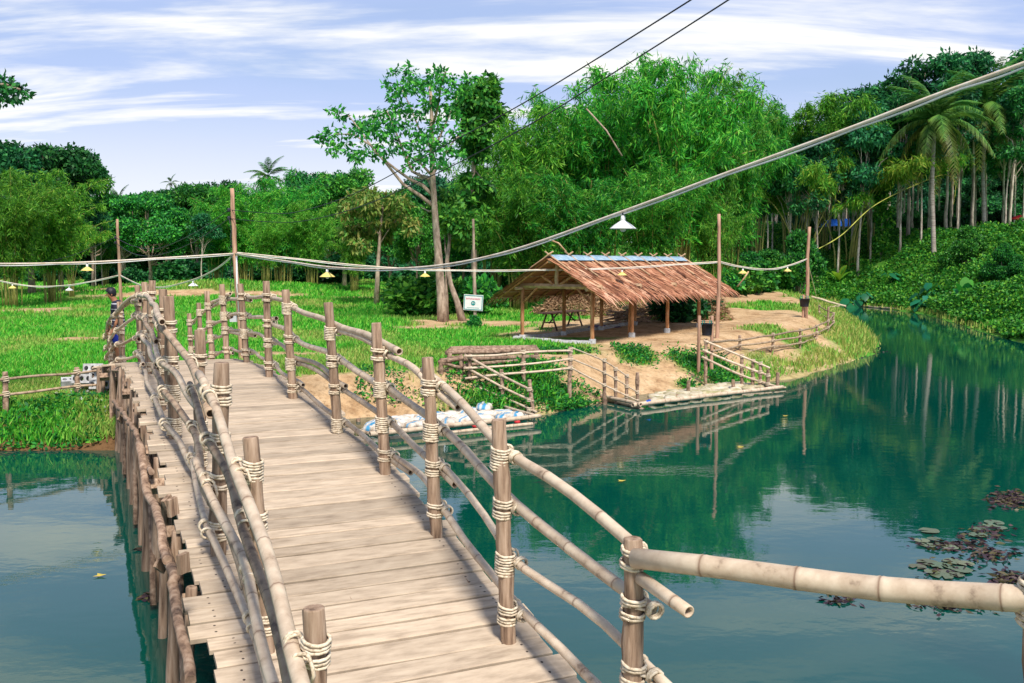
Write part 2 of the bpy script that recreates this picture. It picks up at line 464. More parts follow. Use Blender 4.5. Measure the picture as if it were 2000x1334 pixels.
M['hair'] = surf('black_hair', [(0.008, 0.007, 0.012), (0.02, 0.018, 0.025)], (1, 1, 1), 30, 0.45, 0.4)
M['shorts'] = surf('blue_shorts', [(0.008, 0.02, 0.25), (0.015, 0.04, 0.36)], (1, 1, 1), 8, 0.8, 0.2)
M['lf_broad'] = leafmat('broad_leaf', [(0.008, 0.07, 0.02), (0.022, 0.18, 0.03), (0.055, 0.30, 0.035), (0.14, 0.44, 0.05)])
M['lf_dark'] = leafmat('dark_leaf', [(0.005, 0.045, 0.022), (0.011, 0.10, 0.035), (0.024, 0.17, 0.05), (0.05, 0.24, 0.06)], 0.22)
M['lf_rubber'] = leafmat('rubber_leaf', [(0.006, 0.06, 0.03), (0.015, 0.14, 0.045), (0.032, 0.22, 0.055), (0.07, 0.31, 0.07)], 0.28)
M['lf_bamboo'] = leafmat('bamboo_leaf', [(0.018, 0.12, 0.018), (0.045, 0.28, 0.028), (0.10, 0.44, 0.035), (0.26, 0.56, 0.06)], 0.40)
M['lf_yellow'] = leafmat('yellow_bamboo_leaf', [(0.05, 0.20, 0.02), (0.12, 0.38, 0.03), (0.26, 0.52, 0.04), (0.45, 0.50, 0.07)], 0.40)
M['lf_brown'] = leafmat('brownish_leaf', [(0.05, 0.16, 0.03), (0.16, 0.26, 0.04), (0.32, 0.28, 0.08), (0.10, 0.30, 0.04)], 0.3)
M['lf_palm'] = leafmat('palm_leaflet', [(0.02, 0.13, 0.025), (0.06, 0.23, 0.035), (0.14, 0.32, 0.05)], 0.3, tint=(0.34, 0.22, 0.06))
M['lf_vine'] = leafmat('creeper_leaf', [(0.008, 0.08, 0.018), (0.02, 0.19, 0.03), (0.05, 0.33, 0.035), (0.18, 0.48, 0.04)], 0.3)
M['lf_elephant'] = leafmat('elephant_ear_leaf', [(0.006, 0.09, 0.05), (0.015, 0.16, 0.08), (0.03, 0.22, 0.09)], 0.25, 0.35)
M['grass'] = leafmat('grass_blade', [(0.022, 0.22, 0.02), (0.06, 0.42, 0.03), (0.13, 0.55, 0.04), (0.30, 0.62, 0.085)], 0.35, 0.6, 0.0, 0.2, 0.0, tint=(0.46, 0.46, 0.13))
M['weed'] = leafmat('water_weed', [(0.03, 0.02, 0.035), (0.07, 0.04, 0.05), (0.10, 0.10, 0.03)], 0.1, 0.5, 0.0, 0.3, 0.0)
M['pad'] = leafmat('lily_pad', [(0.07, 0.20, 0.06), (0.12, 0.17, 0.09), (0.19, 0.14, 0.12)], 0.1, 0.35, 0.25, 0.5, 0.05)
M['leafyellow'] = leafmat('fallen_leaf', [(0.55, 0.42, 0.06), (0.62, 0.5, 0.10)], 0.1, 0.6, 0.1, 0.3, 0.0)

# ------------------------------------------------------------------ ground and water
def gnt(px, py):                    # where the ray meets the ground
    z = 0.6
    for _ in range(7):
        p = gnd(px, py, min(z, 3.1)); z = .5 * z + .5 * h1(p[0], p[1])
    return p
def px_poly(pts, z):
    return np.array([gnd(px, py, z)[:2] for px, py in pts])
SAND = px_poly([(880, 760), (862, 716), (960, 690), (1130, 690), (1150, 672), (1010, 655), (1090, 636), (1200, 612), (1320, 596), (1420, 574), (1545, 586),
                (1606, 612), (1590, 648), (1500, 668), (1395, 694), (1500, 748), (1250, 782), (1180, 748), (1090, 735)], 0.9)
SPOTS = [gnt(px, py).tolist()[:2] + [a, b] for px, py, a, b in [(700, 770, 1.6, 1.8), (640, 745, 1.5, 1.2), (780, 790, 1.1, .8), (900, 628, 2.2, 1.6), (820, 640, 1.5, 1.0), (985, 632, 1.8, 1.2),
         (72, 606, 2.2, 2.4), (160, 662, 1.2, .5), (560, 690, 1.5, .6), (1130, 590, 3.0, 4.0)]] + [[-19, 58, 9, 1.1], [-9, 56.5, 5, .8], [-26, 61, 4, 1.0], [-3, 62, 4, 1.2]]
TUFTS = [gnt(px, py).tolist()[:2] + [a, b] for px, py, a, b in [(1240, 688, .55, .7), (1345, 706, .55, .7), (1420, 598, .9, 1.5), (1490, 604, .7, 1.2), (1530, 598, 2.2, 3.2),
         (1345, 744, .28, .3), (1100, 752, 1.6, .9), (1010, 745, 1.2, 1.0), (960, 770, .9, .8), (1400, 722, .6, 1.3), (1090, 690, .9, .4), (1140, 662, 1.0, .5), (1545, 660, 1.5, 1.5)]]
def sand_mask(x, y):
    x = np.asarray(x, float); y = np.asarray(y, float)
    nz = (fbm(x * 0.8 + 3, y * 0.6, 4) - 0.5)
    m = sstep(-0.9, 0.5, poly_sd(SAND, x, y) + nz * 2.6)
    for cx, cy, a, b in SPOTS:
        q = np.hypot((x - cx) / a, (y - cy) / b)
        m = np.maximum(m, sstep(1.25, 0.6, q + nz * 1.5))
    for cx, cy, a, b in TUFTS:
        q = np.hypot((x - cx) / a, (y - cy) / b)
        m = m * (1 - sstep(1.2, 0.7, q + nz * 1.2))
    return m
def dry_mask(x, y):
    sd = -poly_sd(WATER, x, y)
    d = sstep(5.5, 2.0, sd) * sstep(26, 30, y) * sstep(3, 6, x) * (poly_sd(PLATEAU, x, y) < -1)
    d = np.maximum(d, 0.75 * sstep(0.50, 0.70, fbm(np.asarray(x) * 0.35, np.asarray(y) * 0.25, 3)))
    return np.clip(d, 0, 1)

def axis(lo, hi, step, far, grow=1.22):
    a = list(np.arange(lo, hi + 1e-6, step))
    s = step; p = hi
    while p < far:
        s *= grow; p += s; a.append(p)
    s = step; p = lo; b = []
    while p > -far:
        s *= grow; p -= s; b.append(p)
    return np.array(b[::-1] + a)
gx = axis(-16, 32, 0.33, 1500)
gy = axis(0, 62, 0.33, 1500)
X, Y = np.meshgrid(gx, gy, indexing='ij')
Z = H(X, Y)
S = sand_mask(X, Y) * (poly_sd(PLATEAU, X, Y) < 0.5)
sdw = -poly_sd(WATER, X, Y)
S = np.where((sdw < 1.0) & (X < 12), np.maximum(S, np.where(X < -5, 0.5, 0.75)), S)
S = np.where(sdw < -0.5, 0.4, S)
Z = Z + S * (np.random.default_rng(1).random(Z.shape) - 0.5) * 0.035
ni, nj = X.shape
idx = np.arange(ni * nj).reshape(ni, nj)
Fq = np.stack([idx[:-1, :-1], idx[1:, :-1], idx[1:, 1:], idx[:-1, 1:]], -1).reshape(-1, 4)
MUD = sstep(1.3, .5, sdw) * (X < -4.5) + 0.0
gme = mesh_np('ground', np.stack([X, Y, Z], -1).reshape(-1, 3), Fq, S.ravel(), True)
gme.attributes.new('mud', 'FLOAT', 'POINT').data.foreach_set('value', MUD.ravel().astype(np.float32))
m, Nw, Lk = newmat('earth_and_sand')
tc = Nw('ShaderNodeTexCoord')
at_ = Nw('ShaderNodeAttribute'); at_.attribute_name = 'tint'
n1 = Nw('ShaderNodeTexNoise'); n1.inputs['Scale'].default_value = 1.4; n1.inputs['Detail'].default_value = 10; n1.inputs['Roughness'].default_value = 0.7
n2 = Nw('ShaderNodeTexNoise'); n2.inputs['Scale'].default_value = 0.35; n2.inputs['Detail'].default_value = 5
Lk(tc.outputs['Object'], n1.inputs['Vector']); Lk(tc.outputs['Object'], n2.inputs['Vector'])
rs = ramp(Nw, [(0.24, 0.135, 0.065), (0.47, 0.32, 0.18), (0.60, 0.44, 0.27)], [0.3, 0.48, 0.66]); Lk(n1.outputs['Fac'], rs.inputs[0])
rg = ramp(Nw, [(0.04, 0.16, 0.02), (0.08, 0.28, 0.03), (0.20, 0.28, 0.07)], [0.35, 0.5, 0.68]); Lk(n1.outputs['Fac'], rg.inputs[0])
mx = Nw('ShaderNodeMix'); mx.data_type = 'RGBA'
Lk(at_.outputs['Fac'], mx.inputs['Factor']); Lk(rg.outputs[0], mx.inputs['A']); Lk(rs.outputs[0], mx.inputs['B'])
b = Nw('ShaderNodeBsdfPrincipled'); b.inputs['Roughness'].default_value = 0.95; b.inputs['Specular IOR Level'].default_value = 0.1
am = Nw('ShaderNodeAttribute'); am.attribute_name = 'mud'
mm_ = Nw('ShaderNodeMix'); mm_.data_type = 'RGBA'; mm_.inputs['B'].default_value = (0.15, 0.085, 0.04, 1)
Lk(am.outputs['Fac'], mm_.inputs['Factor']); Lk(mx.outputs['Result'], mm_.inputs['A'])
n4 = Nw('ShaderNodeTexNoise'); n4.inputs['Scale'].default_value = 9; n4.inputs['Detail'].default_value = 8; n4.inputs['Roughness'].default_value = 0.75
Lk(tc.outputs['Object'], n4.inputs['Vector'])
r4 = ramp(Nw, [(0.55, 0.50, 0.45), (1.0, 1.0, 1.0), (1.18, 1.16, 1.12)], [0.34, 0.47, 0.66]); Lk(n4.outputs['Fac'], r4.inputs[0])
m4 = Nw('ShaderNodeMix'); m4.data_type = 'RGBA'; m4.blend_type = 'MULTIPLY'; m4.inputs['Factor'].default_value = 1.0
Lk(mm_.outputs['Result'], m4.inputs['A']); Lk(r4.outputs[0], m4.inputs['B'])
Lk(m4.outputs['Result'], b.inputs['Base Color'])
bp = Nw('ShaderNodeBump'); bp.inputs['Strength'].default_value = 0.8; bp.inputs['Distance'].default_value = 0.06
n3 = Nw('ShaderNodeTexNoise'); n3.inputs['Scale'].default_value = 7; n3.inputs['Detail'].default_value = 6; n3.inputs['Roughness'].default_value = 0.7
Lk(tc.outputs['Object'], n3.inputs['Vector']); Lk(n3.outputs['Fac'], bp.inputs['Height']); Lk(bp.outputs[0], b.inputs['Normal'])
o = Nw('ShaderNodeOutputMaterial'); Lk(b.outputs[0], o.inputs[0])
M['ground'] = m
tag(link('ground', gme, M['ground']), kind='structure')

m, Nw, Lk = newmat('pond_water')
tc = Nw('ShaderNodeTexCoord')
mp = Nw('ShaderNodeMapping'); mp.inputs['Scale'].default_value = (1.0, 1.6, 1)
n1 = Nw('ShaderNodeTexNoise'); n1.inputs['Scale'].default_value = 2.2; n1.inputs['Detail'].default_value = 4
n2 = Nw('ShaderNodeTexNoise'); n2.inputs['Scale'].default_value = 0.35; n2.inputs['Detail'].default_value = 2
Lk(tc.outputs['Object'], mp.inputs[0]); Lk(mp.outputs[0], n1.inputs['Vector']); Lk(tc.outputs['Object'], n2.inputs['Vector'])
mu = Nw('ShaderNodeMath'); mu.operation = 'MULTIPLY'; Lk(n1.outputs['Fac'], mu.inputs[0]); Lk(n2.outputs['Fac'], mu.inputs[1])
bp = Nw('ShaderNodeBump'); bp.inputs['Strength'].default_value = 0.03; bp.inputs['Distance'].default_value = 0.12
Lk(mu.outputs[0], bp.inputs['Height'])
b = Nw('ShaderNodeBsdfPrincipled')
b.inputs['Base Color'].default_value = (0.0004, 0.058, 0.044, 1)
b.inputs['Roughness'].default_value = 0.02
b.inputs['IOR'].default_value = 1.55
Lk(bp.outputs[0], b.inputs['Normal'])
o = Nw('ShaderNodeOutputMaterial'); Lk(b.outputs[0], o.inputs[0])
M['water'] = m
wv = [(-300, -60, 0), (300, -60, 0), (300, 100, 0), (-300, 100, 0)]
tag(part('water', MB().add(wv, [(0, 1, 2, 3)]), M['water'], smooth=False), kind='structure')

# ------------------------------------------------------------------ the bamboo footbridge
TA = 0.4435
BA = math.atan(TA)
BU = np.array([-math.sin(BA), math.cos(BA)])        # along the bridge, away from the camera
BV = np.array([math.cos(BA), math.sin(BA)])         # across it, to the right
DZ = np.array([(0, .12), (2, .36), (4, .66), (5.7, .95), (7.1, 1.2), (9, 1.4), (10.3, 1.5), (12.5, 1.62), (14.8, 1.68), (17, 1.62), (19, 1.5), (21, 1.27), (23, .98), (25, .76), (27, .68)])
def deck_z(s):
    return float(np.interp(s, DZ[:, 0], DZ[:, 1]))
def o_left(s): return 0.60 - min(0.4, 0.03 * max(0, s - 17.5) ** 2)
def o_right(s): return 2.66 - 0.01 * max(0, s - 18) ** 2
def bp_(s, o, z=0.0):
    p = BU * s + BV * o
    return Vector((p[0], p[1], z))
bridge = thing('footbridge', bp_(12, 1.6, 0.0), 'long arched wooden footbridge with rope lashed bamboo railings crossing the pond', 'bridge')

def plank_mesh(seed):
    r = random.Random(seed)
    nseg = 5; L_, W_, T_ = 1.0, 1.0, 0.035
    vs = []; fs = []
    for i in range(nseg + 1):
        x = -0.5 + i / nseg
        e0 = -0.5 + r.uniform(-.02, .03); e1 = 0.5 - r.uniform(-.02, .03)
        zz = r.uniform(-.003, .003)
        for (y, z) in ((e0, -T_), (e0, -.007 + zz), (e0 + .035, zz), (e1 - .035, zz), (e1, -.007 + zz), (e1, -T_)):
            vs.append((x, y, z))
    for i in range(nseg):
        for k in range(6):
            k2 = (k + 1) % 6
            fs.append((i * 6 + k, i * 6 + k2, (i + 1) * 6 + k2, (i + 1) * 6 + k))
    fs += [tuple(range(6)), tuple(range(nseg * 6 + 5, nseg * 6 - 1, -1))]
    me = bpy.data.meshes.new('plank')
    me.from_pydata(vs, [], fs)
    me.update()
    return me
PLANKS = [plank_mesh(k) for k in range(8)]
rp = random.Random(11)
s = 1.6
while s < 25.5:
    wd = rp.choice((0.15, 0.18, 0.2, 0.23, 0.26))
    s1 = s + wd
    ol = o_left(s) + rp.uniform(-.06, .06) + (rp.random() < .25) * rp.uniform(-.05, .1)
    orr = o_right(s) + rp.uniform(-.05, .05) + (rp.random() < .15) * rp.uniform(-.1, .12)
    zc0, zc1 = deck_z(s), deck_z(s1)
    u3 = (Vector((BU[0] * wd, BU[1] * wd, zc1 - zc0))).normalized()
    v3 = Vector((BV[0], BV[1], rp.uniform(-.004, .004))).normalized()
    sk = rp.uniform(-.012, .012)
    v3 = (v3 + u3 * sk).normalized()
    u3 = (u3 - v3 * u3.dot(v3)).normalized()
    n3_ = v3.cross(u3)
    c = bp_((s + s1) / 2, (ol + orr) / 2, (zc0 + zc1) / 2 + rp.uniform(-.003, .003))
    Mt = Matrix(((v3.x, u3.x, n3_.x, 0), (v3.y, u3.y, n3_.y, 0), (v3.z, u3.z, n3_.z, 0), (0, 0, 0, 1)))
    Mt = Matrix.Translation(c) @ Mt @ Matrix.Diagonal((orr - ol, wd - rp.choice((.010, .013, .017, .024)), 1.0, 1))
    link('plank', rp.choice(PLANKS), M['deck'], bridge, M=Mt)
    s = s1

# joists under the planks, stepping along both edges and the middle, and a few cross beams that stick out
for o_ in (0.78, 1.6, 2.45):
    s = 1.6
    while s < 25:
        e = min(s + 2.4, 25.3)
        dl = (o_left((s + e) / 2) - .6)
        a, b2 = bp_(s - .12, o_ + dl * (o_ < 2), deck_z(s) - .105), bp_(e + .12, o_ + (o_left(e) - .6) * (o_ < 2), deck_z(e) - .105)
        part('joist', MB().tube([a, b2], .085, 4), M['post'], bridge, smooth=False)
        s = e
for k, s in enumerate(np.arange(3.0, 24.5, 1.32)):
    a = bp_(s, o_left(s) - .02 - .08 * (k % 4 == 1), deck_z(s) - .235); b2 = bp_(s + .05, o_right(s) + .06, deck_z(s) - .235)
    part('cross_beam', MB().tube([a, b2], .075, 4), M['post'], bridge, smooth=False)
def post_mb(base, top, r0, r1, n=11, seg=9, knots=2):
    base, top = Vector(base), Vector(top)
    pts = []; rad = []
    kn = [(random.uniform(.1, .9), random.uniform(.05, .28)) for _ in range(knots)]
    for i in range(seg + 1):
        t = i / seg
        p = base.lerp(top, t) + Vector((random.uniform(-1, 1), random.uniform(-1, 1), 0)) * (0.007 if 0 < i < seg else 0)
        r = r0 + (r1 - r0) * t
        for kt, ka in kn:
            r *= 1 + ka * math.exp(-((t - kt) / .05) ** 2)
        pts.append(p); rad.append(r)
    d = (top - base).normalized()
    pts.append(top + d * .008); rad.append(r1 * .90)
    return MB().tube(pts, rad, n, jag=.05)

# piles that stand in the water under the left and right edge
def pile(a, b2, r):
    part('pile', post_mb(a, b2, r * 1.15, r * .9, 9, 8), M['post'], bridge)
for px, py in [(247, 899), (263, 941), (277, 1003), (293, 1067), (318, 1152)]:
    g = gnd(px, py, 0)
    s = g[0] * BU[0] + g[1] * BU[1]
    for q in range(2):
        pile((g[0] - .08 * q, g[1] + .28 * q, -1.0), bp_(s + .1 + .25 * q, o_left(s) + .07 + .1 * q, deck_z(s) - .05), .066 - .012 * q)
for s in (8.2, 10.6, 13, 15.4, 17.6, 19.6, 21.4):
    pile(bp_(s, 2.5, -1.0), bp_(s, 2.45, deck_z(s) - .05), .07)
    pile(bp_(s + .2, 1.55, -1.0), bp_(s + .2, 1.6, deck_z(s) - .05), .07)
for k, s in enumerate(np.arange(6.8, 20.5, 1.05)):
    pile(bp_(s, o_left(s) - .10 + random.uniform(-.05, .05), -1.0), bp_(s + random.uniform(-.08, .08), o_left(s) + .03, deck_z(s) - .05), random.uniform(.036, .055))
    if k % 3 == 0:
        part('brace_stick', MB().tube([bp_(s - .3, o_left(s) - .06, .05), bp_(s + .1, o_left(s) - .03, deck_z(s) * .5), bp_(s + .55, o_left(s) + .0, deck_z(s) - .12)], [.034, .03, .026], 7, jag=.08), M['log'], bridge)
for s in (18.2, 19.6, 20.9, 22.3):
    pile(bp_(s, o_left(s) - .02, -.6), bp_(s, o_left(s) + .05, deck_z(s) - .06), .065)
for s in (4.4, 5.6):
    pile(bp_(s, 0.70, -1.0), bp_(s, 0.80, deck_z(s) - .10), .06)
    pile(bp_(s, 2.6, -1.0), bp_(s, 2.5, deck_z(s) - .06), .07)
# crooked brace logs lashed along the left piles
def crooked(name, pts, r, mat, par, n=9, wob=.03, kn=0.2):
    P = [Vector(p) for p in pts]; q = []; rr = []
    for i in range(len(P) - 1):
        m_ = max(2, int((P[i + 1] - P[i]).length / .38))
        for k in range(m_):
            t = k / m_
            q.append(P[i].lerp(P[i + 1], t) + Vector([random.uniform(-wob, wob) for _ in range(3)]) * (0 if i == k == 0 else 1))
    q.append(P[-1])
    q = spline(q, 3)
    rr = [r * random.uniform(1 - kn * .5, 1 + kn) * (1 - .25 * i / len(q)) for i in range(len(q))]
    return part(name, MB().tube(q, rr, n, jag=.06), mat, par)
def brace(pxs, r):
    pts = []
    for px, py, o_ in pxs:
        A = bp_(0, o_)[:2]; B = bp_(20, o_)[:2]
        p = on_line(px, py, A, B); pts.append(p)
    return crooked('brace_log', pts, r, M['log'], bridge, wob=.02, kn=.12)
brace([(222, 784, .50), (243, 808, .53), (268, 848, .55), (274, 880, .55), (296, 922, .55)], .036)
brace([(272, 868, .50), (292, 965, .52), (316, 1040, .52), (327, 1095, .52)], .042)
brace([(318, 1060, .54), (338, 1130, .53), (340, 1160, .52), (356, 1240, .50), (372, 1330, .50)], .040)
for px, py, dx_, dz_ in [(314, 1105, .28, .22), (330, 985, .16, -.22), (337, 990, .05, .3), (236, 820, .25, .22), (358, 1100, .02, .3)]:
    A = bp_(0, .52)[:2]; B = bp_(20, .52)[:2]
    p = Vector(on_line(px, py, A, B))
    part('splice_board', MB().box(p, (.03, .08, .12), Matrix.Rotation(-BA, 3, 'Z') @ Matrix.Rotation(dx_ * 3, 3, 'X')), M['post'], bridge, smooth=False)

# railing posts
RP = [(1236, 1054, 1250, 1330, 4.75), (974, 822, 1014, 1240, 6.0), (835, 700, 850, 1040, 7.45), (735, 632, 750, 903, 8.9), (641, 592, 657, 840, 10.35), (558, 567, 569, 780, 12.2),
      (520, 550, 522, 740, 14.0), (469, 555, 478, 707, 16.5), (433, 556, 440, 690, 18.2), (404, 569, 412, 688, 19.9), (388, 592, 392, 690, 21.4), (369, 613, 373, 690, 22.8)]
LP = [(613, 1190, 645, 1400, 3.95), (489, 856, 515, 1150, 5.7), (433, 710, 417, 1080, 6.9), (390, 646, 385, 941, 8.6), (329, 580, 334, 854, 9.9), (318, 566, 309, 795, 11.3), (297, 549, 284, 714, 14.4),
      (282, 552, 278, 705, 16.0), (268, 558, 270, 694, 18.8), (233, 590, 236, 690, 20.0), (220, 612, 224, 690, 20.9), (212, 642, 216, 690, 21.7)]
def build_post(q, side):
    xt, yt, xb, yb, Yp = q
    t = at(xt, yt, Yp)
    xbw = (xb - xt) / FPX * Yp
    s = t[0] * BU[0] + t[1] * BU[1]
    zb = deck_z(s)
    base = Vector((t[0] + xbw * (.5 if yb > 1200 else 1), t[1], zb))
    top = Vector(t)
    d = (top - base)
    lo = base - d.normalized() * .32
    r = random.uniform(.047, .057)
    o = part('railing_post', post_mb(lo, top, r * 1.05, r * .97), M['post'], bridge)
    return dict(base=base, top=top, r=r, o=o, s=s)
# the rope lashing: one rope wound round post and rail
def lash_mesh(rp_, rr, t1, t2, seed):
    r = random.Random(seed); pts = []
    def coil_post(z0, z1, turns):
        n = int(turns * 12)
        for i in range(n + 1):
            an = 2 * math.pi * turns * i / n
            pts.append((math.cos(an) * (rp_ + .009 + r.uniform(0, .004)), math.sin(an) * (rp_ + .009 + r.uniform(0, .004)), z0 + (z1 - z0) * i / n + r.uniform(-.003, .003)))
    def coil_rail(y0, y1, turns):
        n = int(turns * 12)
        for i in range(n + 1):
            an = math.pi + 2 * math.pi * turns * i / n
            pts.append((rp_ + rr + math.cos(an) * (rr + .011), y0 + (y1 - y0) * i / n + r.uniform(-.003, .003), math.sin(an) * (rr + .011)))
    coil_post(.062, .062 - .02 * t1, t1)
    coil_rail(-.035 - r.uniform(.01, .03), -.10, t2)
    coil_post(-.02, -.02 - .02 * t1, t1)
    coil_rail(.04, .085, 1)
    e = pts[-1]
    tl = r.uniform(.05, .12)
    pts += [(e[0] - .005, e[1] + .02, e[2] - .02), (e[0] - .01, e[1] + .03, e[2] - tl * .6), (e[0] - .004, e[1] + .026 + r.uniform(-.02, .02), e[2] - tl)]
    mb = MB().tube(pts, .0095, 5)
    return mb.mesh('rope_lashing')
LASH = [lash_mesh(.053, .031, a, b2, k) for k, (a, b2) in enumerate([(3, 3), (2, 2), (4, 3), (2, 3), (3, 2), (4, 2), (2.5, 3)])]
def lash(P, frac, out, sc=None, z=None, tilt=0.0):
    p = P['base'].lerp(P['top'], frac)
    if z is not None: p.z = z
    an = math.atan2(out[1], out[0])
    Mt = Matrix.Translation(p) @ Matrix.Rotation(an, 4, 'Z') @ Matrix.Rotation(tilt + random.uniform(-.04, .04), 4, 'X') @ Matrix.Scale((sc or P['r'] / .053) * random.uniform(.98, 1.04), 4)
    link('rope_lashing', random.choice(LASH), M['rope'], P['o'], M=Mt)
FR = [.845, .60, .385, .13]
def bamboo(name, pts, r, mat, par, node=.38, n=9, wob=.012, taper=.12):
    """a bamboo pole along pts: swollen darker rings at the joints"""
    P = [Vector(p) for p in pts]
    seg = [(P[i + 1] - P[i]).length for i in range(len(P) - 1)]
    tot = sum(seg)
    cuts = [0.0]
    x = random.uniform(.05, node)
    stops = [(0.0, 1.0, 0.0)]
    while x < tot - .03:
        stops += [(x - .016, 1.0, 0.0), (x - .005, 1.055, .3), (x + .002, 1.01, .85), (x + .010, 1.04, .15), (x + .022, 1.0, 0.0)]
        nx = x + node * random.uniform(.8, 1.2)
        stops.append(((x + nx) / 2, .985, 0.0))
        x = nx
    stops.append((tot, 1.0, 0.0))
    stops = sorted(q for q in stops if 0 <= q[0] <= tot)
    # smooth path through the corner points
    def pos(d):
        i = 0
        while i < len(seg) - 1 and d > seg[i]:
            d -= seg[i]; i += 1
        t = min(1, d / max(seg[i], 1e-6))
        p0 = P[max(i - 1, 0)]; p1 = P[i]; p2 = P[i + 1]; p3 = P[min(i + 2, len(P) - 1)]
        return .5 * ((2 * p1) + (p2 - p0) * t + (2 * p0 - 5 * p1 + 4 * p2 - p3) * t * t + (3 * p1 - p0 - 3 * p2 + p3) * t ** 3)
    ph = [random.uniform(0, 6.28) for _ in range(3)]
    pts_, rad, at2 = [], [], []
    for d, k, a in stops:
        q = pos(d) + Vector([math.sin(d * 2.9 + ph[i]) * wob for i in range(3)])
        pts_.append(q); rad.append(r * k * (1 - taper * d / tot)); at2.append(a)
    mb = MB().tube(pts_, rad, n, at2)
    mb.f = mb.f[:-2]
    for first in (True, False):                       # hollow ends: rim, then a dark bore
        ring = mb.v[:n] if first else mb.v[(len(pts_) - 1) * n:len(pts_) * n]
        base = 0 if first else (len(pts_) - 1) * n
        c_ = Vector(pts_[0] if first else pts_[-1]); inn = (Vector(pts_[2] if first else pts_[-3]) - c_).normalized()
        r1 = [c_ + (Vector(v) - c_) * .72 for v in ring]; r2 = [c_ + (Vector(v) - c_) * .68 + inn * .05 for v in ring]
        b_ = len(mb.v)
        mb.v += [tuple(v) for v in r1 + r2]; mb.a += [.1] * n + [1.0] * n
        for k in range(n):
            k2 = (k + 1) % n
            q1 = (base + k, base + k2, b_ + k2, b_ + k); q2 = (b_ + k, b_ + k2, b_ + n + k2, b_ + n + k)
            mb.f += [q1[::-1], q2[::-1]] if first else [q1, q2]
        mb.f.append(tuple(range(b_ + n, b_ + 2 * n)) if not first else tuple(range(b_ + 2 * n - 1, b_ + n - 1, -1)))
    return part(name, mb, mat, par)
SEGS = [[(0, 2), (2, 4), (3, 7), (7, 9), (8, 11)], [(0, 3), (3, 6), (6, 8), (8, 11)], [(0, 2), (2, 5), (4, 8), (7, 11)], [(0, 3), (3, 5), (5, 8), (8, 11)]]
RRAD = [.034, .034, .030, .029]
def railing(PL, side, segs, rads, fr_of):
    out = BV * side
    o3 = Vector((out[0], out[1], 0))
    RZ_ = {}
    for j in range(4):
        for k, (a, b2) in enumerate(segs[j]):
            r = rads[j] * random.uniform(.93, 1.05)
            drop = -(r * 1.9) * (k % 2)
            pts = []
            for i in range(a, b2 + 1):
                P = PL[i]
                p = P['base'].lerp(P['top'], fr_of(i)[j]) + o3 * (P['r'] + r) + Vector((0, 0, drop))
                pts.append(p)
                RZ_.setdefault((i, j), p.copy())
            e0 = (pts[0] - pts[1]).normalized(); e1 = (pts[-1] - pts[-2]).normalized()
            pts.insert(0, pts[0] + e0 * (random.uniform(.18, .5) if a > 0 else .06 if (side > 0 and j <= 1) else random.uniform(.6, .9)))
            pts.append(pts[-1] + e1 * random.uniform(.15, .45))
            # a bend half way between posts
            q = [pts[0]]
            for i in range(1, len(pts)):
                L_ = (pts[i] - pts[i - 1]).length
                if L_ > .9:
                    q.append(pts[i - 1].lerp(pts[i], random.uniform(.35, .65)) + Vector((random.uniform(-.02, .02), random.uniform(-.02, .02), random.uniform(-.02, .045))))
                q.append(pts[i])
            bamboo('rail', q, r, M['bamboo'] if (random.random() < .8 or side > 0) else M['bamboo_dark'], bridge, node=random.uniform(.42, .62))
    for i, P in enumerate(PL):
        for j in range(4):
            i0, i1 = max(i - 1, 0), min(i + 1, len(PL) - 1)
            dv = RZ_[(i1, j)] - RZ_[(i0, j)]
            lash(P, fr_of(i)[j], out, z=RZ_[(i, j)].z, tilt=side * math.atan2(dv.z, dv.xy.length))
random.seed(21)
RPO = [build_post(q, 1) for q in RP]
LPO = [build_post(q, -1) for q in LP]
JIT = [[FR[j] + random.uniform(-.02, .02) for j in range(4)] for _ in range(13)]
railing(RPO, 1, SEGS, RRAD, lambda i: [.93, .73, .46, .2] if i == 0 else JIT[i])
railing(LPO, -1, [[(0, 2), (2, 5), (4, 7), (7, 9), (8, 11)], [(0, 3), (3, 5), (5, 8), (8, 11)], [(0, 2), (1, 5), (5, 7), (7, 11)], [(0, 3), (3, 6), (6, 8), (8, 11)]],
        [.036, .034, .034, .031], lambda i: [.86, .62, .37, .14] if i < 2 else JIT[(i + 5) % 12])
# the thick rail that leaves the nearest post to the right, its far post and two short ends
a = RPO[0]['top']
bamboo('rail', [at(1236, 1092, 4.70), at(1420, 1112, 4.42), at(1700, 1145, 4.08), at(1985, 1168, 3.75), at(2180, 1188, 3.5)], .050, M['bamboo'], bridge, node=.42, n=16, wob=.006, taper=-.1)
bamboo('rail', [at(1252, 1128, 4.70), at(1345, 1196, 4.35)], .034, M['bamboo'], bridge, node=.3, n=14, wob=.003)
ep = dict(base=Vector(at(2036, 1400, 3.72)), top=Vector(at(2030, 1120, 3.72)), r=.055)
ep['o'] = part('railing_post', post_mb(ep['base'] - Vector((0, 0, .5)), ep['top'], .058, .054), M['post'], bridge)
lash(ep, .84, BU * -1, 1.1)

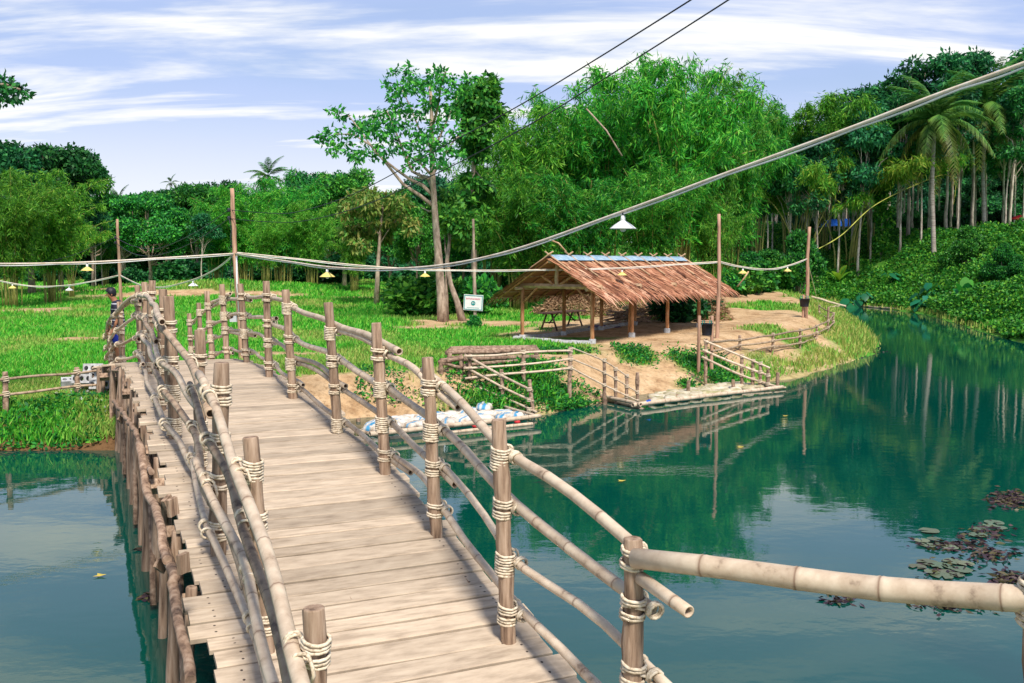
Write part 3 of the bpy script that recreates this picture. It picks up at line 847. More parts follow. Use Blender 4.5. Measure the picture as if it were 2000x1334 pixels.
# ------------------------------------------------------------------ fences of thin poles
def small_post(name, base, top, r, mat, par):
    return part(name, post_mb(base, top, r * 1.05, r, 8, 5, 1), mat, par)
RING = None
def ring_lash(p, r, par, d=(0, 0, 1)):
    """a narrow rope wrap round a thin post"""
    global RING
    if RING is None:
        pts = [(math.cos(a * .7) * 1.12, math.sin(a * .7) * 1.12, -1.0 + 2.0 * a / 27) for a in range(28)]
        RING = MB().tube(pts, .22, 4).mesh('rope_lashing')
    q = Vector((0, 0, 1)).rotation_difference(Vector(d)).to_matrix().to_4x4()
    link('rope_lashing', RING, M['rope'], par, M=Matrix.Translation(Vector(p)) @ q @ Matrix.Scale(r, 4))
def fence(label, posts, rails, rr, pr, loc=None, mat='bamboo_dark', pmat='log', group=None, sink=.25):
    """posts: (px top, py top, px foot, py foot, Y); rails: lists of (px, py, Y)"""
    b0 = at(posts[0][2], posts[0][3], posts[0][4])
    t = thing('pole_fence', b0, label, 'fence', group)
    PO = []
    for xt, yt, xb, yb, Yp in posts:
        top = Vector(at(xt, yt, Yp)); base = Vector(at(xb, yb, Yp))
        base.z = min(base.z, h1(base.x, base.y)) - sink
        PO.append((top, part('fence_post', post_mb(base, top, pr * 1.1, pr, 9, 6, 2), M[pmat], t)))
    for pts in rails:
        P = [Vector(at(*p)) for p in pts]
        q = [P[0]]
        for i in range(1, len(P)):
            if (P[i] - P[i - 1]).length > 1.2:
                q.append(P[i - 1].lerp(P[i], .5) + Vector((random.uniform(-.02, .02), random.uniform(-.02, .02), random.uniform(-.025, .015))))
            q.append(P[i])
        q = [v + Vector((0, -pr, 0)) for v in q]
        bamboo('rail', q, rr * random.uniform(.9, 1.08), M[mat], t, node=.45, n=8, wob=.008)
        for top, po in PO:
            best = None
            for i in range(1, len(q)):
                for k in range(11):
                    v = q[i - 1].lerp(q[i], k / 10)
                    d = (v.xy - top.xy).length
                    if best is None or d < best[0]: best = (d, v)
            if best[0] < .2 and best[1].z < top.z + .06:
                ring_lash((top.x, top.y, best[1].z), pr * 1.15, po)
    return t
random.seed(31)
fence('two rail pole fence on the left meadow bank ending at the concrete blocks',
      [(10, 727, 11, 800, 18.0), (150, 718, 153, 782, 19.2)],
      [[(-160, 752, 16.6), (10, 741, 18.0), (150, 728, 19.2), (197, 722, 19.5)], [(-160, 778, 16.6), (10, 770, 18.0), (150, 754, 19.2), (203, 750, 19.5)]], .028, .048, mat='bamboo_dark')
fence('bamboo handrail sloping from the log table down to the white sandbags',
      [(917, 692, 918, 742, 21.8), (979, 722, 984, 796, 21.4), (1034, 742, 1046, 822, 20.9)],
      [[(908, 693, 21.85), (979, 732, 21.4), (1040, 763, 20.9)], [(908, 716, 21.85), (981, 756, 21.4), (1043, 783, 20.9)], [(927, 752, 21.7), (985, 777, 21.35), (1048, 805, 20.85)]], .030, .042, mat='bamboo')
fence('level three rail bamboo fence in front of the log table',
      [(1022, 680, 1023, 742, 21.9), (1114, 678, 1112, 728, 22.3)],
      [[(906, 696, 21.7), (1022, 688, 21.9), (1114, 685, 22.3)], [(906, 719, 21.7), (1022, 711, 21.9), (1116, 701, 22.3)], [(908, 739, 21.7), (1022, 727, 21.9), (1116, 719, 22.3)]], .028, .045, mat='bamboo')
fence('thin bamboo handrail sloping down to the near left corner of the old sack landing',
      [(1180, 708, 1182, 752, 22.7), (1202, 721, 1203, 756, 22.8), (1224, 731, 1224, 766, 22.9), (1245, 728, 1246, 790, 23.0)],
      [[(1115, 679, 22.3), (1180, 704, 22.7), (1228, 738, 22.9)], [(1116, 700, 22.3), (1180, 728, 22.7), (1246, 766, 23.0)], [(1116, 718, 22.3), (1180, 752, 22.7), (1247, 783, 23.0)]], .020, .038, mat='bamboo')
fence('bamboo handrail sloping from the black tub down to the old sack landing',
      [(1379, 662, 1379, 700, 25.8), (1449, 692, 1450, 748, 25.6), (1471, 702, 1470, 752, 25.5), (1485, 714, 1486, 752, 25.4), (1500, 722, 1500, 760, 25.3)],
      [[(1374, 665, 25.8), (1450, 696, 25.6), (1503, 719, 25.3)], [(1371, 683, 25.8), (1450, 715, 25.6), (1504, 735, 25.3)], [(1370, 697, 25.8), (1450, 733, 25.6), (1522, 757, 25.2)]], .032, .042, mat='bamboo')
fence('long rough pole fence curving round the sandy point',
      [(1445, 655, 1445, 691, 29.5), (1510, 650, 1509, 685, 30.6), (1563, 642, 1562, 675, 32.5), (1595, 635, 1595, 661, 35.4), (1618, 600, 1617, 656, 37.2), (1628, 610, 1627, 644, 40.5), (1600, 596, 1600, 618, 48)],
      [[(1385, 668, 26.6), (1445, 664, 29.5), (1510, 654, 30.6), (1563, 645, 32.5), (1595, 637, 35.4), (1617, 627, 37.2), (1628, 613, 40.5), (1600, 598, 48)],
       [(1390, 686, 26.8), (1445, 675, 29.5), (1510, 666, 30.6), (1563, 658, 32.5), (1595, 650, 35.4), (1617, 640, 37.2), (1628, 628, 40.5), (1599, 610, 48)],
       [(1450, 689, 29.6), (1510, 677, 30.6), (1563, 670, 32.5), (1595, 661, 35.4), (1617, 652, 37.2), (1627, 640, 40.5)]], .030, .042, mat='bamboo_dark')

# ------------------------------------------------------------------ the two sack landings at the water's edge
def frame(label, poles, stakes, loc):
    t = thing('landing_frame', loc, label, 'landing')
    for pts, r in poles:
        bamboo('frame_pole', [Vector(p) for p in pts], r, M['bamboo'], t, node=.5, n=9, wob=.004)
    for (px, py, px2, py2, Ys) in stakes:
        b0 = Vector(at(px2, py2, Ys)); b0.z = -.5
        part('stake', post_mb(b0, at(px, py, Ys), .06, .045, 8, 5, 2), M['log'], t)
    return t
frame('bamboo edging poles and stakes round the white sandbag landing beside the bridge',
      [([gnd(722, 848, .16), gnd(900, 829, .16), gnd(1055, 812, .16)], .05), ([gnd(688, 838, .1), gnd(742, 852, .1)], .04), ([gnd(760, 856, .02), gnd(1040, 828, .02)], .04), ([gnd(980, 792, .2), gnd(1054, 814, .14)], .03)],
      [(700, 818, 700, 842, 20.2), (940, 790, 942, 818, 20.9), (756, 826, 757, 850, 19.9), (891, 814, 892, 830, 20.4), (914, 812, 915, 828, 20.5), (975, 806, 976, 822, 20.8), (998, 805, 999, 820, 20.9), (1026, 800, 1027, 815, 21.1)],
      gnd(890, 832, 0))
frame('mossy bamboo edging poles and stakes round the old sack landing',
      [([gnd(1236, 791, .10), gnd(1380, 773, .10), gnd(1528, 756, .10)], .055), ([gnd(1150, 768, .12), gnd(1252, 790, .12)], .05), ([gnd(1166, 776, .04), gnd(1250, 796, .03)], .035), ([gnd(1180, 782, .0), gnd(1258, 799, .0)], .03), ([gnd(1360, 771, .04), gnd(1534, 757, .04)], .03)],
      [(1345, 744, 1344, 776, 24.2), (1432, 742, 1431, 766, 24.9), (1519, 728, 1518, 758, 25.5), (1322, 771, 1322, 786, 23.5), (1270, 778, 1270, 792, 23.0), (1361, 766, 1361, 780, 24.0)],
      gnd(1380, 776, 0))
def sack_mesh(seed, L_=.62, W_=.36, T_=.13, stripes=True):
    r = random.Random(seed)
    nx, ny = 12, 8
    vs = []; aa = []
    st = [r.uniform(.1, .9) for _ in range(r.choice((0, 1, 1, 2)))]
    for i in range(nx + 1):
        for j in range(ny + 1):
            u, v = i / nx * 2 - 1, j / ny * 2 - 1
            b = (1 - abs(u) ** 4) * (1 - abs(v) ** 4)
            x = u * L_ / 2 * (1 - .10 * v * v); y = v * W_ / 2 * (1 - .12 * u * u)
            z = T_ * (.15 + .85 * max(0, b) ** .45) + r.uniform(-.008, .008) + .012 * math.sin(6 * u + seed) * math.sin(5 * v)
            vs.append((x, y, max(z, 0.0)))
            aa.append(1.0 if stripes and any(abs((v + 1) / 2 - q) < .07 for q in st) and r.random() < .93 else 0.0)
    n1 = len(vs)
    fs = []
    id_ = lambda i, j: i * (ny + 1) + j
    for i in range(nx):
        for j in range(ny):
            fs.append((id_(i, j), id_(i + 1, j), id_(i + 1, j + 1), id_(i, j + 1)))
    rim = [id_(i, 0) for i in range(nx + 1)] + [id_(nx, j) for j in range(1, ny + 1)] + [id_(i, ny) for i in range(nx - 1, -1, -1)] + [id_(0, j) for j in range(ny - 1, 0, -1)]
    fs.append(tuple(reversed(rim)))
    mb = MB(); mb.add(vs, fs, aa)
    return mb.mesh('sandbag')
SACKS = [sack_mesh(k) for k in range(5)] + [sack_mesh(9, stripes=False)]
OLDS = [sack_mesh(20 + k, stripes=False, T_=.10) for k in range(3)]
random.seed(5)
A = [gnd(702, 838, .12), gnd(1040, 808, .12), gnd(950, 790, .2), gnd(735, 812, .2)]
row = 0
SBG = 'white sandbags on the landing by the bridge'
def lerp(a, b2, t): return a + (b2 - a) * t
def sacks(A, rows, cols, meshes, mat, label_of, group, skip=.0):
    for i in range(rows):
        for j in range(cols):
            if random.random() < skip: continue
            u, v = (j + .5) / cols + random.uniform(-.02, .02), (i + .5) / rows + random.uniform(-.06, .06)
            p = lerp(lerp(A[0], A[1], u), lerp(A[3], A[2], u), v)
            z = min(.24, max(.03, h1(p[0], p[1]) - .02))
            an = random.choice((1.2, 1.35, 1.05, .1)) + random.uniform(-.2, .2)
            o = link('sandbag', random.choice(meshes), mat, None, M=Matrix.Translation((p[0], p[1], z)) @ Matrix.Rotation(an, 4, 'Z') @ Matrix.Rotation(random.uniform(-.06, .06), 4, 'X') @ Matrix.Scale(random.uniform(.9, 1.1), 4))
            tag(o, label_of(i, j), 'sandbag', group)
sacks(A, 3, 9, SACKS, M['sack'], lambda i, j: 'white woven sandbag with blue print laid on the landing beside the bridge', SBG)
A2 = [gnd(1262, 784, .08), gnd(1505, 754, .08), gnd(1440, 742, .14), gnd(1290, 762, .14)]
sacks(A2, 3, 9, OLDS, M['oldsack'], lambda i, j: 'mossy weathered sandbag on the old landing at the foot of the sand', 'mossy sandbags on the old landing')
# scraps caught at the edges
o = tag(part('plastic_scrap', MB().add([gnd(1262, 782, .22), gnd(1270, 780, .24), gnd(1272, 783, .21), gnd(1263, 785, .20)], [(0, 1, 2, 3)]), M['bluetarp']), 'scrap of blue plastic lying on the old landing corner', 'plastic scrap')
for k, (px, py, c, lb) in enumerate([(928, 832, 'redcloth', 'small red float under the white sandbag landing edge'), (1010, 824, 'redcloth', 'second small red float under the right end of the sandbag landing')]):
    p = gnd(px, py, .04)
    tag(part('float', MB().lathe([(0, -.05), (.05, -.035), (.07, 0), (.05, .035), (0, .05)], p, 10), M[c], loc=p), lb, 'float')

# ------------------------------------------------------------------ log table with benches
t = thing('log_table', gnd(955, 720, .85), 'rustic table of bark logs with low log benches on the sand', 'table')
zt = .85
def logpart(name, a, b2, r, mat='log', nb=6):
    a, b2 = Vector(a), Vector(b2)
    pts = [a.lerp(b2, i / nb) + Vector((random.uniform(-.012, .012),) * 3) * (0 < i < nb) for i in range(nb + 1)]
    return part(name, MB().tube(pts, [r * random.uniform(.92, 1.08) for _ in pts], 9, jag=.07), M[mat], t)
for k in range(4):                                   # table top logs
    logpart('top_log', at(871 + 3 * k, 689 - 2.6 * k, 22.4 + .16 * k), at(1052 - 2 * k, 685 - 2.4 * k, 23.9 + .16 * k), .055)
for k in range(2):
    logpart('bench_log', at(856 + 8 * k, 708 - 4 * k, 22.0 + .2 * k), at(906 - 2 * k, 699 - 4 * k, 21.9 + .2 * k), .045)
logpart('bench_log', at(860, 704, 22.0), at(1050, 697, 23.5), .05)
logpart('bench_log', at(905, 714, 21.9), at(1010, 705, 22.8), .045)
logpart('brace_log', at(858, 709, 22.0), at(906, 718, 21.9), .04)
for xt, yt, Ys in [(878, 690, 22.3), (861, 707, 22.0), (901, 696, 21.95), (1047, 686, 23.8), (1049, 699, 23.4), (1008, 703, 23.0)]:
    p = Vector(at(xt, yt, Ys)); q = p.copy(); q.z = h1(p.x, p.y) - .15
    logpart('leg', q, p, .055)

# ------------------------------------------------------------------ the thatched shelter
SU = Vector((.60, .80, 0)); SP = Vector((.80, -.60, 0))         # along the ridge; towards the front eave
F2 = Vector(gnd(1157, 672, .9))
GC = F2 - SP * 1.3                                              # ground under the near gable
t = thing('thatched_shelter', (GC.x, GC.y, .9), 'open sided shelter with a reddish thatched gable roof on orange posts', 'shelter')
def SQ(a, e, z): return Vector((GC.x, GC.y, 0)) + SU * a + SP * e + Vector((0, 0, z))
RZ = 3.46; SL = .605                                            # ridge height, fall per metre
def rz(e): return RZ - abs(e) * SL
def rod(name, a, b2, r, mat, n=8, nb=5, wob=.01):
    a, b2 = Vector(a), Vector(b2)
    pts = [a.lerp(b2, i / nb) + Vector([random.uniform(-wob, wob) for _ in range(3)]) * (0 < i < nb) for i in range(nb + 1)]
    return part(name, MB().tube(pts, r, n, jag=.04), M[mat], t)
for a_, e in [(0, 1.3), (2.35, 1.3), (4.72, 1.3), (7.1, 1.3), (0, -1.3), (2.35, -1.3), (4.72, -1.3), (7.1, -1.3)]:
    p = SQ(a_, e, 0); zg = h1(p.x, p.y)
    rod('post', (p.x, p.y, zg - .2), SQ(a_, e, rz(e) - .13), .062, 'shelterwood')
    part('footing', MB().lathe([(.11, zg - .15), (.11, zg + .12), (.095, zg + .15), (0, zg + .15)], (p.x, p.y, 0), 8), M['concrete'], t)
rod('post', SQ(2.42, 1.16, h1(*SQ(2.42, 1.16, 0).xy) - .2), SQ(2.42, 1.2, rz(1.3) - .2), .05, 'shelterwood')
for a_ in (0, 2.35, 4.72, 7.1):
    part('tie_beam', MB().tube([SQ(a_, -1.62, 2.62), SQ(a_, 1.62, 2.60)], .075, 4), M['beam'], t, smooth=False)
    rod('king_post', SQ(a_, 0, 2.56), SQ(a_, 0, RZ - .12), .06, 'beam')
    rod('strut', SQ(a_, -.12, 2.66), SQ(a_, -.62, rz(.62) - .14), .04, 'shelterwood')
    rod('strut', SQ(a_, .12, 2.66), SQ(a_, .62, rz(.62) - .14), .04, 'shelterwood')
    for e in (-1.3, 1.3):
        sgn = 1 if e > 0 else -1
        rod('knee_brace', SQ(a_, e, 2.05), SQ(a_, e - sgn * .58, 2.57), .035, 'shelterwood')
for e in (-1.3, 1.3):
    rod('wall_plate', SQ(-.35, e, rz(e) - .14), SQ(8.3, e, rz(e) - .12), .055, 'beam', nb=8)
rod('ridge_pole', SQ(-.42, 0, RZ - .10), SQ(8.45, 0, RZ - .08), .05, 'beam', nb=8)
for k in range(12):
    a_ = -.35 + k * .79
    for sg in (-1, 1):
        rod('rafter', SQ(a_, sg * .02, RZ - .06), SQ(a_, sg * 2.0, rz(2.0) - .05), .032, 'shelterwood', 6)
for e in (.5, .9, 1.7, 2.0):
    for sg in (-1, 1):
        rod('batten', SQ(-.45, sg * e, rz(e) - .02), SQ(8.45, sg * e, rz(e) - .02), .018, 'beam', 5, 8)
# thatch: overlapping courses, each one comb of pointed leaf strips
rt = np.random.default_rng(5)
def thatch_course(e_top, e_bot, sg, lift, a0=-.55, a1=8.6, droop=0.0):
    nstrip = 210
    V = []; Fc = []
    step = (a1 - a0) / nstrip
    for k in range(nstrip):
        ac = a0 + (k + .5) * step + rt.uniform(-.03, .03)
        wd = step * rt.uniform(.8, 1.7)
        ln = rt.uniform(.75, 1.2)
        sk = rt.uniform(.02, .22) * (1 if sg > 0 else -1) * .8
        l0 = lift + rt.uniform(0, .03); l1 = lift + rt.uniform(.01, .06)
        eb = e_top + (e_bot - e_top) * ln
        em = e_top + (e_bot - e_top) * ln * .6
        dr = droop * rt.uniform(.3, 1.3)
        for (aa, ee, zz) in ((ac - wd / 2, e_top, l0), (ac + wd / 2, e_top, l0), (ac + wd * .6 + sk * .6, em, (l0 + l1) / 2 + .01), (ac - wd * .4 + sk * .6, em, (l0 + l1) / 2), (ac + wd * .12 + sk, eb, l1 - dr), (ac - wd * .12 + sk, eb, l1 - dr)):
            V.append(SQ(aa, sg * ee, rz(ee) + zz))
        b = k * 6
        Fc += [(b, b + 1, b + 2, b + 3), (b + 3, b + 2, b + 4, b + 5)]
    return V, Fc
for sg in (-1, 1):
    emax = 1.95 if sg > 0 else 2.12
    for k in range(13):
        e0 = .04 + k * (emax - .12) / 13
        V, Fc = thatch_course(e0, e0 + .38 + (.10 if k == 12 else 0), sg, .012 + .004 * (k % 3), droop=.10 if k > 10 else 0.0)
        o = link('thatch_course', mesh_np('thatch_course', np.array(V) - np.array(ORG[t.name]), np.array(Fc)), M['thatch'], t)
        o['kind'] = 'stuff'
mb = MB()
for sg in (-1, 1):                                   # leaf base sheet that closes the roof from below
    emax = 1.9 if sg > 0 else 2.08
    mb.add([SQ(-.5, sg * .02, RZ), SQ(8.55, sg * .02, RZ + .02), SQ(8.55, sg * emax, rz(emax) + .005), SQ(-.5, sg * emax, rz(emax) + .005)], [(0, 1, 2, 3)])
part('thatch_backing', mb, M['thatch'], t, smooth=False)
mb = MB()
prof = [(-.24, -.115), (-.12, -.035), (0, .03), (.12, -.035), (.26, -.125)]
vs = []; fs = []
for i in range(19):
    a_ = -.35 + i * 8.75 / 18
    for e, dz in prof:
        vs.append(SQ(a_, e, RZ + .075 + dz + random.uniform(-.012, .012)))
for i in range(18):
    for k in range(4):
        fs.append((i * 5 + k, i * 5 + k + 1, (i + 1) * 5 + k + 1, (i + 1) * 5 + k))
part('ridge_sheet', mb.add(vs, fs), M['ridge'], t)
for k in range(9):                                   # crossed poles pinned over the ridge
    a_ = -.42 + k * 1.085
    for sg in (-1, 1):
        ex = 1.05 if k % 3 else .75
        rod('ridge_pin', SQ(a_ + sg * .03, -sg * .17, RZ + .085 + .17 * .55 + .03), SQ(a_ + sg * .03, sg * ex, rz(ex) + .10), .026, 'beam', 6)
mb = MB()                                            # low kerb along the near gable
p0, p1 = SQ(-.12, -1.55, 0), SQ(-.12, 1.35, 0)
for q0, q1 in ((p0, p1), (p0, SQ(7.3, -1.55, 0))):
    n_ = 8
    for i in range(n_):
        a, b2 = q0.lerp(q1, i / n_), q0.lerp(q1, (i + 1) / n_)
        z0 = (h1(a.x, a.y) + h1(b2.x, b2.y)) / 2
        a.z = b2.z = z0 - .02
        part('kerb_block', MB().tube([a, b2.lerp(a, .01)], .12, 4), M['concrete'], t, smooth=False)

# the bench under the shelter
def trestle(label, A, B, zh, wd, cat, mat):
    A, B = Vector(A), Vector(B)
    t2 = thing('trestle_bench', ((A.x + B.x) / 2, (A.y + B.y) / 2, h1((A.x + B.x) / 2, (A.y + B.y) / 2)), label, cat)
    d = (B - A).normalized(); sd2 = Vector((-d.y, d.x, 0))
    z0 = h1(A.x, A.y)
    for k in range(3):
        off = sd2 * (wd * (k - 1) / 2.6)
        part('board', MB().box((A + B) / 2 + off + Vector((0, 0, z0 + zh - ((A + B) / 2).z)), ((B - A).length, wd / 3.1, .05), Matrix.Rotation(math.atan2(d.y, d.x), 3, 'Z')), M[mat], t2, smooth=False)
    for f_ in (.14, .86):
        p = A.lerp(B, f_)
        for sg in (-1, 1):
            part('leg', MB().tube([(p.x + sd2.x * wd * .2 * sg, p.y + sd2.y * wd * .2 * sg, z0 + zh - .02), (p.x + sd2.x * wd * .7 * sg, p.y + sd2.y * wd * .7 * sg, z0 - .05)], .035, 5), M[mat], t2)
        part('cross_bar', MB().tube([p + sd2 * wd * .45 + Vector((0, 0, z0 + zh * .45 - p.z)), p - sd2 * wd * .45 + Vector((0, 0, z0 + zh * .45 - p.z))], .025, 5), M[mat], t2)
        c = A.lerp(B, .38 if f_ < .5 else .62)
        part('brace', MB().tube([(p.x, p.y, z0 + zh * .40), (c.x, c.y, z0 + zh - .03)], .028, 5), M[mat], t2)
    return t2
M['darkwood'] = surf('dark_table_wood', [(0.03, 0.017, 0.013), (0.09, 0.05, 0.038), (0.15, 0.09, 0.065)], (2, 2, 2), 3, 0.8, 0.3, vary=0.1)
trestle('dark plank trestle bench under the near end of the thatched shelter', gnd(1062, 648, .9), gnd(1132, 640, .9), .62, .5, 'bench', 'darkwood')
# violet net lying on the floor, water drum, firewood, brush and hay
def heap(name, c, rx, ry, hz_, mat, label, cat, seed, n=16, rot=0.0, rough=.12, kind=None):
    r = random.Random(seed)
    vs = []; fs = []
    rings = 7
    ca, sa = math.cos(rot), math.sin(rot)
    for i in range(rings + 1):
        q = i / rings
        for k in range(n):
            an = 2 * math.pi * k / n
            rr = q * (1 + r.uniform(-rough, rough))
            x, y = rx * rr * math.cos(an), ry * rr * math.sin(an)
            X_, Y_ = c[0] + x * ca - y * sa, c[1] + x * sa + y * ca
            z = h1(X_, Y_) - .04 + hz_ * max(0, (1 - q ** 2)) * (1 + r.uniform(-rough, rough))
            vs.append((X_, Y_, z))
    for i in range(rings):
        for k in range(n):
            k2 = (k + 1) % n
            fs.append((i * n + k, i * n + k2, (i + 1) * n + k2, (i + 1) * n + k))
    p = (c[0], c[1], h1(c[0], c[1]))
    o = part(name, MB().add(vs, fs), mat, loc=p)
    return tag(o, label, cat, kind=kind)
heap('fishing_net', gnd(1182, 643, .9), .9, .6, .07, M['net'], 'dark violet net spread on the earth floor of the shelter', 'net', 2)
dr = gnd(1227, 634, .95); dr[2] = h1(dr[0], dr[1])
tw = thing('water_jug', dr, 'small blue grey water jug beside the firewood', 'jug')
part('body', MB().lathe([(0, 0), (.17, 0), (.19, .08), (.19, .26), (.10, .36), (.07, .37), (.07, .43), (0, .43)], dr, 14), M['grey'], tw)
part('cap', MB().lathe([(.085, .40), (.085, .47), (0, .48)], dr, 12), M['bluetarp'], tw)
fw = thing('firewood_pile', gnd(1222, 632, .95), 'loose pile of grey firewood sticks behind the shelter', 'firewood')
random.seed(12)
for k in range(46):
    c = gnd(1196 + random.random() * 62, 636 - random.random() * 6, 1.0)
    hh = h1(c[0], c[1]) + random.uniform(0, .5) * (1 - abs(c[0] - fw.location.x) / 2)
    an = random.uniform(-.6, .9); ln = random.uniform(.5, .95)
    d = Vector((math.cos(an), math.sin(an), random.uniform(-.15, .3))) * ln / 2
    c = Vector((c[0], c[1], hh + .05))
    part('stick', MB().tube([c - d, c + Vector((0, 0, random.uniform(-.03, .03))), c + d], random.uniform(.022, .045), 6), M['log'], fw)

# ------------------------------------------------------------------ black bins hung between posts
def hung_bin(label, px0, px1, ytop, ybase, bx0, bx1, by0, by1, Yp):
    b0 = Vector(at((px0 + px1) / 2, ybase, Yp))
    t3 = thing('hanging_bin', (b0.x, b0.y, h1(b0.x, b0.y)), label, 'bin')
    for px, dy_ in ((px0, 0), (px1, .25)):
        top = Vector(at(px, ytop, Yp + dy_)); base = top.copy(); base.z = h1(top.x, top.y) - .2
        small_post('support_post', base, top, .045, M['pole'], t3)
    c = Vector(at((bx0 + bx1) / 2, by1, Yp)); c2 = Vector(at((bx0 + bx1) / 2, by0, Yp))
    r1 = (bx1 - bx0) / FPX * Yp / 2; hh = c2.z - c.z
    part('tub', MB().lathe([(0, 0), (r1 * .8, 0), (r1 * .82, .02), (r1 * .96, hh * .93), (r1 * 1.05, hh * .93), (r1 * 1.05, hh), (r1 * .95, hh), (r1 * .78, .05), (0, .05)], c, 20), M['dark'], t3)
    part('hanging_bar', MB().tube([at(px0, by0 - 4, Yp), at(px1, by0 - 4, Yp + .2)], .02, 6), M['pole'], t3)
    M.setdefault('greencord', surf('green_cord', [(0.0, 0.2, 0.16), (0.0, 0.3, 0.22)], (1, 1, 1), 3, 0.6, 0))
    for px in (bx0 + (bx1 - bx0) * .2, bx1 - (bx1 - bx0) * .2):
        part('cord_loop', MB().tube([at(px - 2, by0 + 3, Yp - .1), at(px - 1, by0 - 5, Yp - .03), at(px + 2, by0 - 5, Yp), at(px + 3, by0 + 3, Yp - .1)], .012, 5), M['greencord'], t3)
hung_bin('black tub hung between two short posts at the top of the landing handrail', 1366, 1391, 617, 690, 1369, 1392, 631, 655, 26.6)
hung_bin('small black tub hung between posts at the tip of the sandy point', 1569, 1577, 576, 626, 1561, 1581, 583, 599, 41)

# ------------------------------------------------------------------ light poles, cables, lamps
def light_pole(label, pts, Yp, r, base_px):
    top = Vector(at(*pts[0], Yp))
    P = [Vector(at(px, py, Yp)) for px, py in pts]
    b = P[-1].copy(); b.z = h1(b.x, b.y) - .3
    P.append(b)
    t4 = thing('light_pole', (b.x, b.y, b.z + .3), label, 'pole')
    q = []
    for i in range(len(P) - 1):
        for k in range(4):
            q.append(P[i].lerp(P[i + 1], k / 4) + Vector((random.uniform(-.008, .008), random.uniform(-.008, .008), 0)) * (i + k > 0))
    q.append(P[-1])
    part('shaft', MB().tube(q, [r * (.85 + .35 * i / len(q)) * random.uniform(.96, 1.05) for i in range(len(q))], 9, jag=.04), M['pole'], t4)
    return t4
random.seed(44)
P1 = light_pole('tall pinkish pole with grey meter box behind the bridge crest, wires meeting on it', [(453, 368), (456, 430), (459, 500), (463, 560), (470, 640)], 25.0, .062, 0)
P2 = light_pole('thin reddish pole on the left meadow behind the man', [(229, 428), (232, 500), (236, 580)], 36.0, .055, 0)
P3 = light_pole('straight tall pole on the sand in front of the shelter right end', [(1404, 418), (1405, 520), (1403, 600), (1400, 664)], 30.8, .06, 0)
P4 = light_pole('slightly crooked pole at the tip of the sandy point', [(1581, 443), (1577, 500), (1578, 560), (1574, 610)], 41.5, .075, 0)
def box_at(name, px, py, Yp, size, mat, par):
    return part(name, MB().box(at(px, py, Yp), size), mat, par, smooth=False)
box_at('meter_box', 456, 622, 24.85, (.17, .10, .17), M['grey'], P1)
part('meter_lid', MB().box(at(456, 614, 24.85), (.20, .13, .03)), M['grey'], P1, smooth=False)
part('white_conduit', MB().tube([at(462, 500, 24.9), at(463, 560, 24.9), at(468, 620, 24.9)], .022, 6), M['white'], P1)
for py in (410, 426):
    part('insulator', MB().lathe([(.02, -.05), (.05, -.04), (.03, -.01), (.05, .02), (.02, .05)], at(447, py, 24.95), 10), M['wire'], P1)
    part('insulator_arm', MB().tube([at(447, py, 24.95), at(455, py, 25)], .018, 5), M['wire'], P1)
for py in (464, 474):
    part('insulator', MB().lathe([(.02, -.05), (.05, -.04), (.03, -.01), (.05, .02), (.02, .05)], at(225, py, 35.95), 8), M['wire'], P2)
    part('insulator_arm', MB().tube([at(225, py, 35.95), at(231, py, 36)], .018, 5), M['wire'], P2)
part('hanging_wire', MB().tube([at(448, 428, 24.9)] + [at(450 + (k % 2) * 2, 440 + k * 12, 24.9) for k in range(14)], .012, 5), M['wire'], P1)
def sag(a, b2, d, n=24):
    a, b2 = Vector(a), Vector(b2)
    return [a.lerp(b2, i / n) - Vector((0, 0, d * 4 * (i / n) * (1 - i / n))) for i in range(n + 1)]
def cable(label, pts, r, mat='cable', twin=True, name='cable'):
    """a rope and a cable twisted loosely together"""
    pts = [Vector(p) for p in pts]
    o = part(name, MB().tube(pts, r, 6), M[mat], loc=pts[len(pts) // 2])
    tag(o, label, 'cable')
    if twin:
        q = [p + Vector((0, .5 * r * math.cos(i * .5), -r * 1.2 - r * .9 * abs(math.sin(i * .45)))) for i, p in enumerate(pts)]
        part('lamp_wire', MB().tube(q, r * .6, 5), M['white'], o)
    return o
LA, LB = (-7.1, 25.0), (2.95, 8.6)
def along(pxs, A, B): return [on_line(px, py, A, B) for px, py in pxs]
main_pts = spline(along([(459, 495), (560, 510), (639, 521), (740, 525), (860, 518), (1000, 489), (1217, 413), (1420, 338), (1640, 258), (1820, 189), (1975, 133), (2120, 78), (2330, -4), (2600, -112)], LA, LB), 6)
cable('thick pale cable rising over the pond toward the upper right', main_pts, .017)
E_ = Vector(main_pts[-1])
P5 = thing('light_pole', (E_.x, E_.y, -1.2), 'pole standing by the near shore that carries the upper end of the thick cable', 'pole')
part('shaft', MB().tube([(E_.x + .05, E_.y - .05, -1.3), (E_.x + .07, E_.y - .08, 2.0), (E_.x, E_.y - .04, E_.z + .3)], [.075, .065, .05], 9, jag=.04), M['pole'], P5)
c2p = spline([at(459, 493, 25), at(560, 503, 26.2), at(700, 518, 27.6), at(830, 526, 28.5), at(960, 528, 29.2), at(1090, 526, 29.8), at(1215, 523, 30.2), at(1320, 516, 30.6), at(1403, 511, 30.8)], 6)
cable('thin pale cable sagging across the front of the thatched roof', c2p, .018)
c3p = spline([at(1403, 510, 30.8), at(1450, 521, 33.2), at(1500, 525.5, 36), at(1538, 519, 38.8), at(1577, 505, 41.5)], 7)
cable('short sagging cable between the two poles on the sandy point', c3p, .02)
c4p = spline([at(459, 495, 25), at(330, 503, 23.2), at(170, 512, 21.5), at(0, 515, 20), at(-160, 510, 18.6)], 6)
cable('thick pale cable running left from the tall meter pole', c4p, .020)
